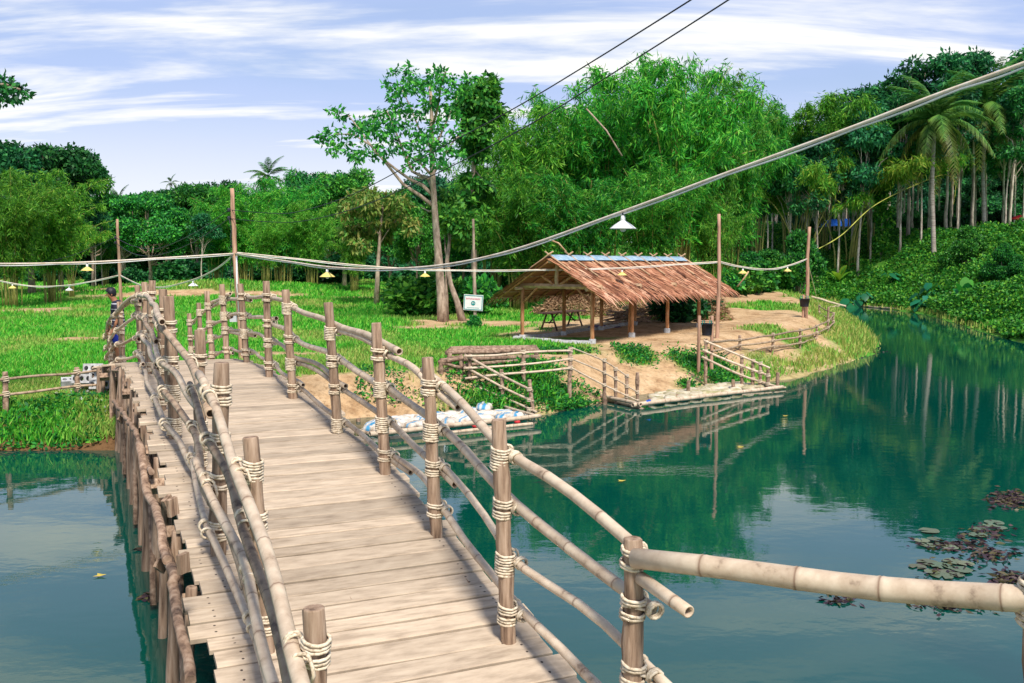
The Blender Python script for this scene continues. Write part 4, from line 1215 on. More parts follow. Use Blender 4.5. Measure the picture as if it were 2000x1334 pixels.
c5p = spline([at(457, 497, 25), at(420, 526, 27.5), at(377, 546, 30.5), at(320, 560, 33), at(275, 556, 34.6), at(234, 537, 36)], 6)
cable('slack cable drooping between the meter pole and the thin reddish pole', c5p, .016)
c6p = spline([at(234, 537, 36), at(180, 549, 37), at(130, 557, 38), at(75, 559, 38.6), at(24, 553, 39), at(-60, 535, 40)], 6)
cable('slack cable running left from the thin reddish pole', c6p, .018)
for k, (pts, lb) in enumerate([
    ([(449, 410, 25), (520, 416, 24), (580, 414, 22.8), (690, 379, 20.5), (850, 294, 17.5), (1000, 214, 15), (1136, 133, 13), (1330, 12, 11), (1520, -110, 9.4)], 'upper dark power wire rising to the right from the meter pole'),
    ([(449, 427, 25), (520, 433, 24), (590, 432, 22.8), (700, 405, 20.5), (850, 340, 17.5), (1030, 246, 15), (1213, 133, 13), (1410, 8, 11), (1590, -110, 9.4)], 'lower dark power wire rising to the right from the meter pole'),
    ([(447, 410, 25), (380, 455, 28), (310, 485, 31.5), (262, 481, 34), (225, 464, 36)], 'upper dark power wire dipping between the two left poles'),
    ([(447, 427, 25), (380, 472, 28), (310, 498, 31.5), (262, 496, 34), (225, 474, 36)], 'lower dark power wire dipping between the two left poles'),
    ([(225, 464, 36), (120, 505, 38), (0, 520, 40), (-80, 515, 42)], 'dark power wire leading left from the thin reddish pole')]):
    cable(lb, spline([at(*p) for p in pts], 7), .009 if k < 2 else .011, 'wire', False, 'power_wire')
part_wire = cable('thin stay wire from the crooked pole down to the fence end', sag(at(1580, 520, 41.5), at(1600, 597, 47.5), .05), .012, 'cable', False, 'stay_wire')

def lamp_set(mat):
    """shade, cap, bulb, cord built once at the origin (the cord's top end is z = 0)"""
    t5 = bpy.data.objects.new('pendant_lamp', None); COL.objects.link(t5); ORG[t5.name] = Vector((0, 0, 0))
    part('cord', MB().tube([(0, 0, .02), (0, 0, -.06)], .012, 6), M['wire'], t5)
    part('cap', MB().lathe([(0, -.03), (.022, -.03), (.028, -.06), (.03, -.11), (0, -.11)], (0, 0, 0), 12), M['white'], t5)
    part('shade', MB().lathe([(.02, -.085), (.032, -.09), (.055, -.105), (.10, -.135), (.15, -.175), (.156, -.182), (.150, -.180), (.098, -.142), (.05, -.115), (.02, -.10)], (0, 0, 0), 26), M[mat], t5)
    part('bulb', MB().lathe([(0, -.10), (.018, -.115), (.032, -.15), (.040, -.180), (.030, -.205), (.012, -.217), (0, -.218)], (0, 0, 0), 14), M['bulb'], t5)
    return t5
LW, LY = lamp_set('white'), lamp_set('yellow')
LAMPS = [(LW, on_line(1217, 416, LA, LB), 'big white pendant lamp on the thick cable above the thatched roof', 1.0),
         (LY, on_line(639, 523, LA, LB), 'yellow pendant lamp on the thick cable just right of the meter pole', 1.0),
         (LY, at(830, 528, 28.5), 'small yellow pendant lamp left of the tall tree trunk', 1.0),
         (LY, at(1215, 526, 30.2), 'small yellow pendant lamp in front of the thatch', 1.0),
         (LY, at(1451, 523, 33.2), 'small yellow pendant lamp just right of the tall sand pole', 1.05),
         (LY, at(1538, 520, 38.8), 'smallest yellow pendant lamp beside the crooked pole', 1.1),
         (LY, at(170, 514, 21.5), 'yellow pendant lamp on the upper left cable before the dark trees', .9),
         (LY, at(24, 554, 39), 'tiny yellow pendant lamp at the far left low over the meadow', 1.0),
         (LW, at(135, 558, 38), 'tiny white pendant lamp low over the left meadow', 1.0),
         (LW, at(377, 547, 30.5), 'white pendant lamp on the slack cable between the left poles', 1.0)]
used = set()
for src, p, lb, sc in LAMPS:
    o = src if src.name not in used else copy_tree(src)
    used.add(src.name)
    o.location = Vector(p); o.scale = (sc, sc, sc)
    tag(o, lb, 'lamp', 'pendant lamps strung on the cables')

# ------------------------------------------------------------------ sign on a thin trunk
Ys = 36.0
st_ = Vector(at(924, 428, Ys)); sb_ = Vector(at(929, 632, Ys)); sb_.z = h1(sb_.x, sb_.y) - .2
sg_ = thing('notice_sign', sb_ + Vector((0, 0, .2)), 'white notice board with teal border nailed to a slim bare trunk', 'sign')
part('trunk_post', post_mb(sb_, st_, .062, .045, 8, 10, 2), M['bark'], sg_)
c = Vector(at(924.5, 591, Ys - .09))
Rm = Matrix.Rotation(R_(3.2), 3, 'Y') @ Matrix.Rotation(R_(-8), 3, 'Z')
def sg_box(name, x, z, w_, h_, th, mat):
    return part(name, MB().box(c + Rm @ Vector((x, -th / 2 - .004, z)), (w_, th, h_), Rm), mat, sg_, smooth=False)
M['teal'] = surf('teal_print', [(0.0, 0.22, 0.24), (0.01, 0.28, 0.28)], (1, 1, 1), 3, 0.6, 0)
M['pinkprint'] = surf('pink_print', [(0.62, 0.10, 0.18), (0.7, 0.16, 0.24)], (1, 1, 1), 3, 0.6, 0)
part('board', MB().box(c, (.72, .02, .58), Rm), M['white'], sg_, smooth=False)
for x, z, w_, h_ in ((0, .255, .66, .025), (0, -.255, .66, .025), (-.33, 0, .025, .535), (.33, 0, .025, .535)):
    sg_box('border_strip', x, z, w_, h_, .014, M['teal'])
random.seed(3)
x = -.27
mb = MB()
while x < .27:                                       # the red lettering, a dozen and a half strokes and loops
    w_ = random.choice((.018, .024, .030))
    for dx_, dz_, ww, hh in ((0, 0, .008, .045), (w_ * .7, 0, .008, .045), (w_ * .35, .019, w_, .007), (w_ * .2, random.choice((.034, -.026)), .012, .008)):
        mb.box(c + Rm @ Vector((x + dx_, -.017, .135 + dz_)), (ww, .006, hh), Rm)
    x += w_ + .016
o = part('lettering', mb, M['pinkprint'], sg_, smooth=False); o['kind'] = 'stuff'
Mr = Rm.to_4x4() @ Matrix.Rotation(math.pi / 2, 4, 'X')
part('emblem_ring', MB().lathe([(.052, 0), (.052, .012), (.080, .012), (.080, 0)], c + Rm @ Vector((0, -.011, -.02)), 24, Mr), M['teal'], sg_)
sg_box('emblem_tree', 0, -.01, .022, .07, .016, M['teal'])
part('emblem_hill', MB().add([c + Rm @ Vector((x, -.022, z)) for x, z in ((-.06, -.055), (0, -.015), (.06, -.055), (.035, -.085), (-.035, -.085))], [(0, 4, 3, 2, 1)]), M['teal'], sg_, smooth=False)
mb = MB(); x = -.22
while x < .24:
    mb.box(c + Rm @ Vector((x, -.016, -.19)), (.014, .006, .02), Rm); x += .026
o = part('lettering', mb, M['teal'], sg_, smooth=False); o['kind'] = 'stuff'

# ------------------------------------------------------------------ hollow concrete blocks and rubble on the left bank
def block_mesh():
    """a hollow block: three round cores through its long face"""
    mb = MB(); Lx, Ly, Lz = .39, .19, .19
    nx = 3; cw = Lx / nx; K = 12
    c0 = math.atan2(Lz / 2, cw / 2)
    corners = [c0, math.pi - c0, math.pi + c0, 2 * math.pi - c0]
    ANG = []
    for q in range(4):
        a0, a1 = corners[q], corners[(q + 1) % 4] + (2 * math.pi if q == 3 else 0)
        ANG += [a0, a0 + (a1 - a0) / 3, a0 + (a1 - a0) * 2 / 3]
    for side in (-1, 1):
        y = side * Ly / 2
        for i in range(nx):
            cx = -Lx / 2 + cw * (i + .5)
            out_ = []; inn = []
            for k in range(K):
                an = ANG[k]
                ca, sa = math.cos(an), math.sin(an)
                m_ = max(abs(ca) / (cw / 2), abs(sa) / (Lz / 2))
                out_.append((cx + ca / m_, y, sa / m_)); inn.append((cx + ca * .043, y, sa * .052))
            fs = [(k, (k + 1) % K, K + (k + 1) % K, K + k) if side > 0 else (K + k, K + (k + 1) % K, (k + 1) % K, k) for k in range(K)]
            mb.add(out_ + inn, fs)
    for i in range(nx):
        cx = -Lx / 2 + cw * (i + .5)
        mb.add([(cx + math.cos(ANG[k]) * .043, y, math.sin(ANG[k]) * .052) for y in (-Ly / 2, Ly / 2) for k in range(K)],
               [(k, K + k, K + (k + 1) % K, (k + 1) % K) for k in range(K)])
    x, y, z = Lx / 2, Ly / 2, Lz / 2
    mb.add([(-x, -y, z), (x, -y, z), (x, y, z), (-x, y, z), (-x, -y, -z), (x, -y, -z), (x, y, -z), (-x, y, -z)], [(0, 1, 2, 3), (7, 6, 5, 4), (0, 3, 7, 4), (2, 1, 5, 6)])
    return mb.mesh('concrete_block', smooth=False)
BLK = block_mesh()
random.seed(8)
def blk(px, py, Yb, an, tilt, label, n_):
    p = at(px, py, Yb)
    o = link('concrete_block', BLK, M['concrete'], None, M=Matrix.Translation(p) @ Matrix.Rotation(an, 4, 'Z') @ Matrix.Rotation(tilt, 4, 'X') @ Matrix.Scale(1.0, 4))
    tag(o, label, 'concrete block', 'hollow concrete blocks stacked by the bridge')
blk(184, 721, 19.9, .10, -.35, 'topmost hollow grey concrete block of the stack by the bridge', 0)
blk(162, 741, 19.7, .12, -.3, 'lower left hollow concrete block of the stack, beside the fence post', 0)
blk(196, 735, 19.75, .10, -.3, 'lower right hollow concrete block directly under the top block', 0)
blk(196, 752, 19.6, .16, -.3, 'hollow concrete block lying on the rubble under the stack', 0)
blk(140, 748, 19.9, .5, -1.2, 'tipped concrete block half sunk in grass left of the stack', 0)
mb = MB()
for k in range(160):
    p = gnd(150 + random.gauss(20, 22), 765 + random.gauss(0, 8), .75)
    p[2] = h1(p[0], p[1]) + random.uniform(0, .10)
    s_ = random.uniform(.02, .055)
    mb.box(p, (s_, s_ * 1.2, s_ * .8), Matrix.Rotation(random.random() * 6, 3, Vector((random.random(), random.random(), 1)).normalized()))
tag(part('rubble', mb, M['concrete'], loc=gnd(170, 765, .75), smooth=False), kind='stuff')

# ------------------------------------------------------------------ plants: leaf builders
def unit(a):
    return a / np.maximum(np.linalg.norm(a, axis=1, keepdims=True), 1e-9)
def leaf_quads(C, D, Lh, Wd, rng, fold=0.12):
    """one four-cornered leaf per row: base C, direction D, length Lh, width Wd"""
    n = len(C)
    side = unit(np.cross(D, unit(rng.normal(size=(n, 3)))))
    nrm = np.cross(D, side)
    Lh = np.broadcast_to(np.asarray(Lh, float).reshape(-1, 1), (n, 1)); Wd = np.broadcast_to(np.asarray(Wd, float).reshape(-1, 1), (n, 1))
    mid = C + D * Lh * 0.45 + nrm * Lh * fold
    V = np.stack([C, mid + side * Wd * .5, C + D * Lh, mid - side * Wd * .5], 1).reshape(-1, 3)
    F = np.arange(n * 4).reshape(n, 4)
    return V, F
def clump_points(rng, c, r, n, flat=.75, shell=.35):
    d = unit(rng.normal(size=(n, 3)))
    q = (shell + (1 - shell) * rng.random((n, 1)) ** .6)
    return np.asarray(c) + d * q * np.array([r, r, r * flat]), d
def foliage_mesh(name, clumps, n_per, ll, lw, seed, droop=.35, flat=.75):
    rng = np.random.default_rng(seed)
    Cs, Ds = [], []
    for c, r in clumps:
        n = int(n_per * (r ** 1.6))
        p, d = clump_points(rng, c, r, n, flat)
        dd = unit(d * .6 + rng.normal(size=(n, 3)) * .7 + np.array([0, 0, -droop]))
        Cs.append(p); Ds.append(dd)
    C = np.concatenate(Cs); D = np.concatenate(Ds)
    n = len(C)
    V, F = leaf_quads(C, D, ll * rng.uniform(.7, 1.3, n), lw * rng.uniform(.7, 1.3, n), rng)
    return mesh_np(name, V, F)
def limb_pts(a, b2, rnd, n=5, wob=.08, up=.15):
    a, b2 = Vector(a), Vector(b2)
    L_ = (b2 - a).length
    return [a.lerp(b2, i / n) + Vector((rnd.uniform(-1, 1), rnd.uniform(-1, 1), rnd.uniform(-1, 1))) * (L_ * wob * .5 if 0 < i < n else 0) + Vector((0, 0, -L_ * up * 4 * .25 * math.sin(math.pi * i / n))) for i in range(n + 1)]
def wood_mesh(name, trunk, r0, r1, limbs, nside=8):
    """trunk points + limbs (points, radius) as one joined woody mesh"""
    mb = MB()
    n = len(trunk)
    mb.tube(trunk, [(r0 + (r1 - r0) * (i / (n - 1)) ** .8) * (1.25 if i == 0 else 1) for i in range(n)], nside, jag=.05)
    for pts, r in limbs:
        m = len(pts)
        mb.tube(pts, [r * (1 - .75 * i / (m - 1)) for i in range(m)], 5)
    return mb.mesh(name)
def tree_proto(name, trunk_me, crown_me, tmat, cmat, crown_name='crown'):
    return dict(name=name, parts=[('trunk', trunk_me, tmat), (crown_name, crown_me, cmat)])
def plant(pr, loc, sc, rz_, label, cat='tree', group=None, name=None, mats=None):
    o = bpy.data.objects.new(name or pr['name'], None)
    COL.objects.link(o)
    o.location = loc; o.scale = sc if hasattr(sc, '__len__') else (sc, sc, sc); o.rotation_euler = (0, 0, rz_)
    ORG[o.name] = Vector(loc)
    tag(o, label, cat, group)
    for k, (pn, me, mt) in enumerate(pr['parts']):
        if not me.materials: me.materials.append(mt)
        c = bpy.data.objects.new(pn, me); COL.objects.link(c); c.parent = o
        if mats and mats.get(pn):
            c.material_slots[0].link = 'OBJECT'; c.material_slots[0].material = mats[pn]
    return o

def broad_proto(seed, Ht=10.0, R=4.0, cz=6.3, rzv=3.5, n_cl=58, ll=.32, lw=.17, per=380, mat='lf_broad', low=False):
    rnd = random.Random(seed); cl = []; limbs = []
    tr = [(0, 0, -.3), (rnd.uniform(-.1, .1), rnd.uniform(-.1, .1), cz * .3), (rnd.uniform(-.2, .2), rnd.uniform(-.2, .2), cz * .6), (rnd.uniform(-.3, .3), rnd.uniform(-.3, .3), cz + rzv * .5)]
    for k in range(n_cl):
        u = rnd.uniform(-.75, 1); an = rnd.uniform(0, 6.283)
        q = rnd.uniform(.55, 1.0)
        rr = math.sqrt(max(0, 1 - u * u)) * R * q * (1 + .18 * math.sin(3 * an + seed))
        c = (rr * math.cos(an), rr * math.sin(an), cz + u * rzv * q)
        r = rnd.uniform(.55, 1.15) * R / 4
        cl.append((c, r))
        if k % 3 == 0:
            z0 = rnd.uniform(cz * .35, cz * .85)
            limbs.append((limb_pts((0, 0, z0), c, rnd), rnd.uniform(.05, .10)))
    return tree_proto('broadleaf_tree', wood_mesh('trunk', tr, .22, .08, limbs), foliage_mesh('crown', cl, per, ll, lw, seed), M['bark'], M[mat])
def rubber_proto(seed):
    rnd = random.Random(seed); cl = []; limbs = []
    Ht = 14
    lean = rnd.uniform(-.5, .5), rnd.uniform(-.4, .4)
    tr = [(lean[0] * t * t + rnd.uniform(-.05, .05), lean[1] * t * t, Ht * .72 * t - .3 * (t == 0)) for t in (0, .15, .3, .45, .6, .75, .9, 1)]
    for k in range(20):
        z = rnd.uniform(7.6, 13.6); an = rnd.uniform(0, 6.283)
        rr = rnd.uniform(.3, 2.5) * (1 - max(0, (z - 10.5)) / 5)
        c = (lean[0] + rr * math.cos(an), lean[1] + rr * math.sin(an), z)
        cl.append((c, rnd.uniform(.7, 1.15)))
        if k % 2 == 0:
            z0 = rnd.uniform(5.0, 9); t = z0 / (Ht * .72)
            limbs.append((limb_pts((lean[0] * t * t, lean[1] * t * t, z0), c, rnd, up=-.1), rnd.uniform(.03, .06)))
    return tree_proto('rubber_tree', wood_mesh('trunk', tr, .125, .05, limbs, 7), foliage_mesh('crown', cl, 190, .42, .17, seed, .5), M['rubbertrunk'], M['lf_rubber'])
def bamboo_proto(seed, Ht=12.0, n_culm=24, spread=4.2, br=34, lv=26, ll=.40, lw=.062, mat='lf_bamboo', t0=.22):
    rng = np.random.default_rng(seed); rnd = random.Random(seed)
    culms = []; Cs, Ds = [], []
    for k in range(n_culm):
        an = rnd.uniform(0, 6.283); b0 = rnd.uniform(0, .9); hh = Ht * rnd.uniform(.62, 1.0); sp = spread * rnd.uniform(.25, 1.1)
        bx, by = b0 * math.cos(an), b0 * math.sin(an)
        a2 = an + rnd.uniform(-.5, .5)
        def P(t, hh=hh, sp=sp, bx=bx, by=by, a2=a2):
            return np.array([bx + math.cos(a2) * sp * t ** 2.2, by + math.sin(a2) * sp * t ** 2.2, hh * (1.12 * t - .12 * t ** 4 * (1 + 2 * sp / spread * .5))])
        pts = [P(i / 9) for i in range(10)]
        pts[0] = pts[0] - np.array([0, 0, .3])
        culms.append(pts)
        for j in range(br):
            t = rnd.uniform(t0, 1.0) ** .8
            p = P(t)
            a3 = rnd.uniform(0, 6.283); ln = rnd.uniform(.4, 1.6) * (1.15 - .4 * t)
            dirv = np.array([math.cos(a3), math.sin(a3), rnd.uniform(-.1, .5)])
            n = int(lv * rnd.uniform(.7, 1.3))
            q = rng.random((n, 1))
            pos = p + dirv * ln * q + np.array([0, 0, -1]) * (ln * .55 * q ** 2) + rng.normal(size=(n, 3)) * .11
            dd = unit(dirv * .5 + rng.normal(size=(n, 3)) * .55 + np.array([0, 0, -.75]))
            Cs.append(pos); Ds.append(dd)
    C = np.concatenate(Cs); D = np.concatenate(Ds); n = len(C)
    V, F = leaf_quads(C, D, ll * rng.uniform(.6, 1.35, n), lw * rng.uniform(.8, 1.3, n), rng, .04)
    fol = mesh_np('foliage', V, F)
    cms = []
    for pts in culms:
        cms.append(MB().tube(pts, [.055 * (1 - .8 * i / 9) for i in range(10)], 5).mesh('culm'))
    return dict(name='bamboo_clump', parts=[('culm', c, M['culm']) for c in cms] + [('foliage', fol, M[mat])])
def shrub_proto(seed, mat='lf_broad', ll=.26, lw=.15, per=900):
    rnd = random.Random(seed); cl = []; limbs = []
    for k in range(15):
        an = rnd.uniform(0, 6.283); rr = rnd.uniform(0, 1.0); z = rnd.uniform(.25, 1.25) * (1.2 - .5 * rr)
        c = (rr * math.cos(an), rr * math.sin(an), z)
        cl.append((c, rnd.uniform(.32, .5)))
        limbs.append(([(0, 0, -.1), (c[0] * .5, c[1] * .5, z * .6), c], .03))
    mb = MB()
    for pts, r in limbs: mb.tube(pts, [r, r * .7, r * .3], 4)
    return dict(name='shrub', parts=[('stems', mb.mesh('stems'), M['bark']), ('foliage', foliage_mesh('foliage', cl, per, ll, lw, seed, .2), M[mat])])
BROAD = [broad_proto(k, mat='lf_broad') for k in (1, 2, 3)]
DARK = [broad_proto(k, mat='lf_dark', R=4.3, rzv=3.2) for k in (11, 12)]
RUB = [rubber_proto(k) for k in (21, 22, 23, 24)]
BAM = [bamboo_proto(k) for k in (31, 32, 33)]
YEL = [bamboo_proto(k, Ht=9.5, n_culm=9, spread=6.4, br=40, lv=28, mat='lf_yellow', t0=.74) for k in (41, 42)]
HIB = [bamboo_proto(k, n_culm=13, spread=4.8, br=42, lv=28, t0=.7) for k in (45, 46)]
SHR = [shrub_proto(k) for k in (51, 52, 53)]
BIG = [shrub_proto(k, ll=.105, lw=.06, per=4600) for k in (54, 55, 56)]
HT = {'b': 10.0, 'd': 9.6, 'r': 14.0, 'm': 11.6, 'y': 9.0, 's': 1.65, 'h': 11.6}
SETS = {'b': BROAD, 'd': DARK, 'r': RUB, 'm': BAM, 'y': YEL, 's': SHR, 'h': HIB}
rpl = random.Random(77)
def put(kind, px, Yp, top, wsc, label, group=None, cat=None, mats=None, v=None):
    p = at(px, 500, Yp); z = h1(p[0], p[1])
    hh = at(px, top, Yp)[2] - z
    pr = SETS[kind][rpl.randrange(len(SETS[kind])) if v is None else v]
    if 'top' not in pr:
        zs = np.empty(len(pr['parts'][-1][1].vertices) * 3, np.float32); pr['parts'][-1][1].vertices.foreach_get('co', zs)
        pr['top'] = float(np.percentile(zs[2::3], 98.5))
    s_ = hh / pr['top']
    if kind == 's' and s_ > 1.5:
        pr = BIG[rpl.randrange(3)]; s_ = hh / 1.62
    return plant(pr, (p[0], p[1], z), (s_ * wsc, s_ * wsc, s_), rpl.uniform(0, 6.28), label, cat or ('shrub' if kind == 's' else 'bamboo' if kind in 'myh' else 'tree'), group, mats=mats)

# left side, from the frame edge inwards
put('d', -60, 56, 290, 1.1, 'dark dense tree at the far left edge of the meadow')
put('d', 60, 60, 292, 1.0, 'tall dark tree with drooping top above the left bamboo')
put('d', 118, 62, 300, .7, 'dark tree whose ragged top droops toward the open sky on the left')
put('m', 20, 48, 350, 1.0, 'dark green bamboo clump at the far left meadow edge', v=0)
put('m', 95, 52, 345, .9, 'bamboo clump in front of the tall dark left tree', v=1)
put('y', 140, 58, 420, .9, 'olive bamboo clump beside the pale left trunks', v=0)
put('b', 180, 70, 352, .75, 'rounded dark crowned tree left of the tiny palm')
put('m', 205, 74, 415, .6, 'slim olive bamboo clump behind the thin reddish pole', v=2)
put('r', 185, 64, 400, .8, 'slender pale trunked tree standing left of the thin reddish pole')
put('r', 198, 66, 410, .8, 'second slender pale trunk close beside the left pole')
put('b', 292, 68, 385, 1.0, 'bright green spreading tree with pale forked trunk between the left poles', v=0)
put('b', 236, 96, 392, .8, 'distant tree below the tiny coconut palm')
put('b', 330, 92, 384, .9, 'distant rounded tree under the flat topped tree')
put('b', 385, 86, 366, .8, 'dark topped tree left of the meter pole')
put('d', 424, 92, 362, .8, 'tree crown peeping over the bamboo beside the meter pole top')
put('m', 420, 70, 402, .9, 'light green bamboo clump left of the meter pole', v=0)
put('r', 392, 66, 420, 1.3, 'rubber tree with pale forked stems left of the meter pole')
put('m', 478, 68, 370, 1.0, 'feathery bamboo clump directly behind the meter pole', v=1)
put('m', 548, 72, 350, 1.1, 'feathery bamboo clump under the far coconut palm', v=2)
put('m', 520, 62, 420, 1.0, 'low bamboo clump with hanging sprays right of the meter pole', v=0)
put('d', 618, 84, 346, 1.0, 'dark rounded tree right of the far coconut palm')
put('m', 610, 66, 400, .9, 'yellow green bamboo clump before the dark rounded tree', v=1)
put('b', 672, 76, 340, .9, 'tree crown showing left of the tall tree branches')
put('m', 690, 60, 430, .9, 'bright bamboo clump behind the hanging brownish leaves', v=2)
put('b', 760, 62, 378, .8, 'leafy tree behind the lower limbs of the tall tree', v=1)
put('b', 815, 56, 400, .7, 'bushy tree directly behind the tall pale trunk', v=2)
put('b', 905, 58, 372, .8, 'leafy tree behind the sign trunk', v=0)
put('d', 850, 74, 352, .9, 'dark tree behind the tall tree trunk fork')
# the great bamboo behind the shelter
for k, (px, Yp, top, wsc, v, lb) in enumerate([
    (965, 54, 272, .8, 0, 'leftmost clump of the great bamboo, beside the vine wrapped tree'), (1035, 52, 228, .9, 1, 'great bamboo clump rising behind the left shelter gable'),
    (1105, 56, 212, .9, 2, 'great bamboo clump above the left end of the shelter ridge'), (1185, 52, 192, .9, 0, 'great bamboo clump above the middle of the shelter ridge'),
    (1262, 56, 152, .9, 1, 'tall great bamboo clump just left of the highest one'), (1322, 50, 136, .8, 2, 'highest clump of the great bamboo, touching the sky above the shelter'),
    (1385, 56, 168, .7, 0, 'great bamboo clump behind the straight sand pole'), (1150, 46, 350, 1.1, 1, 'low front bamboo clump hanging just over the shelter ridge'),
    (1270, 46, 330, 1.1, 0, 'front bamboo clump hanging over the right half of the shelter ridge'), (1010, 47, 345, 1.1, 2, 'front bamboo clump low behind the left roof end'),
    (1425, 62, 235, .8, 2, 'bamboo clump right of the straight sand pole'), (1475, 85, 212, .9, 0, 'bamboo clump standing before the first pale plantation trunks'),
    (1548, 86, 190, .9, 1, 'domed bamboo clump left of the tall rubber crowns'), (1392, 50, 390, .9, 0, 'low dark bamboo clump behind the right shelter end'),
    (1605, 88, 236, .8, 2, 'green bamboo clump below the tall rubber crowns')]):
    put('h' if px in (1475, 1548, 1605) else 'm', px, Yp, top, wsc, lb, 'bamboo clumps behind the shelter', v=v if px not in (1475, 1548, 1605) else v % 2)
for k, (px, Yp, top, wsc, v, lb) in enumerate([(1655, 84, 258, .9, 0, 'yellowing bamboo clump arching in front of the plantation'), (1570, 83, 300, .75, 1, 'yellow green bamboo hanging low left of the plantation trunks'), (1705, 86, 272, .8, 0, 'yellowing bamboo reaching toward the coconut palm')]):
    put('y', px, Yp, top, wsc, lb, 'yellowing bamboo at the plantation edge', v=v)
# distant trees that close the view
for k, px in enumerate(range(-180, 1020, 62)):
    put('bd'[k % 2], px + rpl.uniform(-15, 15), 112 + rpl.uniform(-6, 8), 400 + rpl.uniform(-14, 16), 1.15, 'distant tree in the back row closing the meadow', 'distant trees behind the meadow')
for k, px in enumerate(range(-120, 1420, 40)):
    put('s', px + rpl.uniform(-14, 14), 80 + rpl.uniform(-4, 22), 522 + rpl.uniform(-18, 8), 1.2, 'leafy bush under the trees along the back of the meadow', 'bushes along the back of the meadow', mats={'foliage': M['lf_dark']})  # darker leaf colour stands in for the shade under the trees
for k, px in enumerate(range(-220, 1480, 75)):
    put('s', px + rpl.uniform(-14, 14), 128 + rpl.uniform(-4, 8), 448 + rpl.uniform(-12, 12), 1.1, 'bush coloured dark to stand for the shade under the back row of trees', 'bushes coloured dark for shade behind the meadow', mats={'foliage': M['lf_dark']})  # added to close bright gaps; the dark leaf colour imitates deep shade
# rubber plantation on the bank
for k in range(22):
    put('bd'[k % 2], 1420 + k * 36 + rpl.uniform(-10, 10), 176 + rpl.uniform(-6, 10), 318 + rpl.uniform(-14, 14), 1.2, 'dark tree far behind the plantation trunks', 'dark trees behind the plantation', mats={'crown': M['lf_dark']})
GR = 'rubber trees of the plantation on the bank'
for r_ in range(7):
    Yp = 88 + r_ * 8.5
    x0 = at(1452 if r_ > 1 else 1500, 500, Yp)[0]; x1 = at(2150, 500, Yp)[0]
    xx = x0 + rpl.uniform(0, 2)
    while xx < x1:
        yy = Yp + rpl.uniform(-2, 2)
        z = h1(xx, yy)
        pxx = xx / yy * FPX + CX
        ht = np.interp(pxx, [1450, 1600, 1640, 1750, 2000, 2200], [8.5, 10.5, 13.5, 15.0, 15.5, 15.5]) * rpl.uniform(.93, 1.07)
        if r_ > 3: ht *= 1.06
        s_ = ht / 14
        plant(RUB[rpl.randrange(4)], (xx, yy, z - .1), (s_ * rpl.uniform(.95, 1.3), s_ * rpl.uniform(.95, 1.3), s_), rpl.uniform(0, 6.28), 'slender pale trunked rubber tree in the dark plantation on the bank', 'tree', GR)
        xx += rpl.uniform(2.3, 3.6)
for px, Yp, tp_, lb in [(1500, 84, 300, 'pale trunk at the left end of the plantation front row'), (1545, 83, 290, 'second pale trunk from the left in the plantation front row'), (1597, 82, 270, 'pale plantation trunk above the crooked pole'), (1637, 83, 260, 'pale plantation trunk just right of the blue tarp'),
    (1676, 82, 210, 'pale forked plantation trunk midway between the tarp and the vine column'), (1700, 84, 215, 'thin pale trunk beside the vine column'), (1757, 82, 190, 'leaning pale trunk right of the vine column'), (1798, 82.5, 200, 'slim pale trunk just left of the yellowing palm'),
    (1868, 83, 180, 'slim pale trunk between the two palms'), (1960, 82, 180, 'slim pale trunk right of the darker palm'), (1996, 80, 170, 'pale forked trunk at the right frame edge'), (1620, 88, 250, 'pale trunk behind the blue tarp'), (1655, 90, 240, 'pale trunk deep behind the tarp right side'), (1565, 90, 280, 'pale trunk deep behind the crooked pole')]:
    put('r', px, Yp, tp_, .9, lb, 'pale trunks along the plantation edge')
# bushes under the plantation
for k in range(26):
    px = 1440 + k * 28 + rpl.uniform(-10, 10)
    put('s', px, 122 + rpl.uniform(-6, 10) + 30 * (k % 2), (384 if k % 2 else 412) + rpl.uniform(-10, 12), 1.3, 'bush coloured dark to stand for the shade deep in the plantation', 'bushes inside the plantation', mats={'foliage': M['lf_dark']})  # added backdrop against bright sky; shade is put into the dark leaf colour
put('s', 1888, 74, 442, .85, 'rounded shrub on the bank left of the second palm')
put('s', 1962, 66, 476, .9, 'low shrub on the bank below the second palm')
put('s', 1560, 72, 452, .7, 'small vine smothered stump at the left end of the bank')
for k, (px, Yp, top) in enumerate([(1440, 64, 518), (1480, 66, 522), (1420, 60, 528), (1520, 70, 512), (1465, 74, 492), (1400, 58, 530), (1505, 76, 488)]):
    put('s', px, Yp, top, 1.2, 'bright shrub in the thicket behind the sandy point', 'shrubs behind the sandy point')
for k, (px, Yp, top, wsc, lb) in enumerate([(835, 42, 540, 1.3, 'dark leafy bush behind the foot of the tall tree'), (790, 47, 545, 1.2, 'spiky dark bush left of the tall tree foot'), (930, 41.5, 545, 1.0, 'leafy bush behind the notice sign'), (1010, 56, 520, 1.0, 'bush at the meadow edge behind the left roof end'), (925, 35.6, 618, .9, 'small creeping plant at the foot of the notice sign'), (1062, 43, 585, .6, 'broad leaved weed on the dry mound')]):
    put('s', px, Yp, top, wsc, lb)

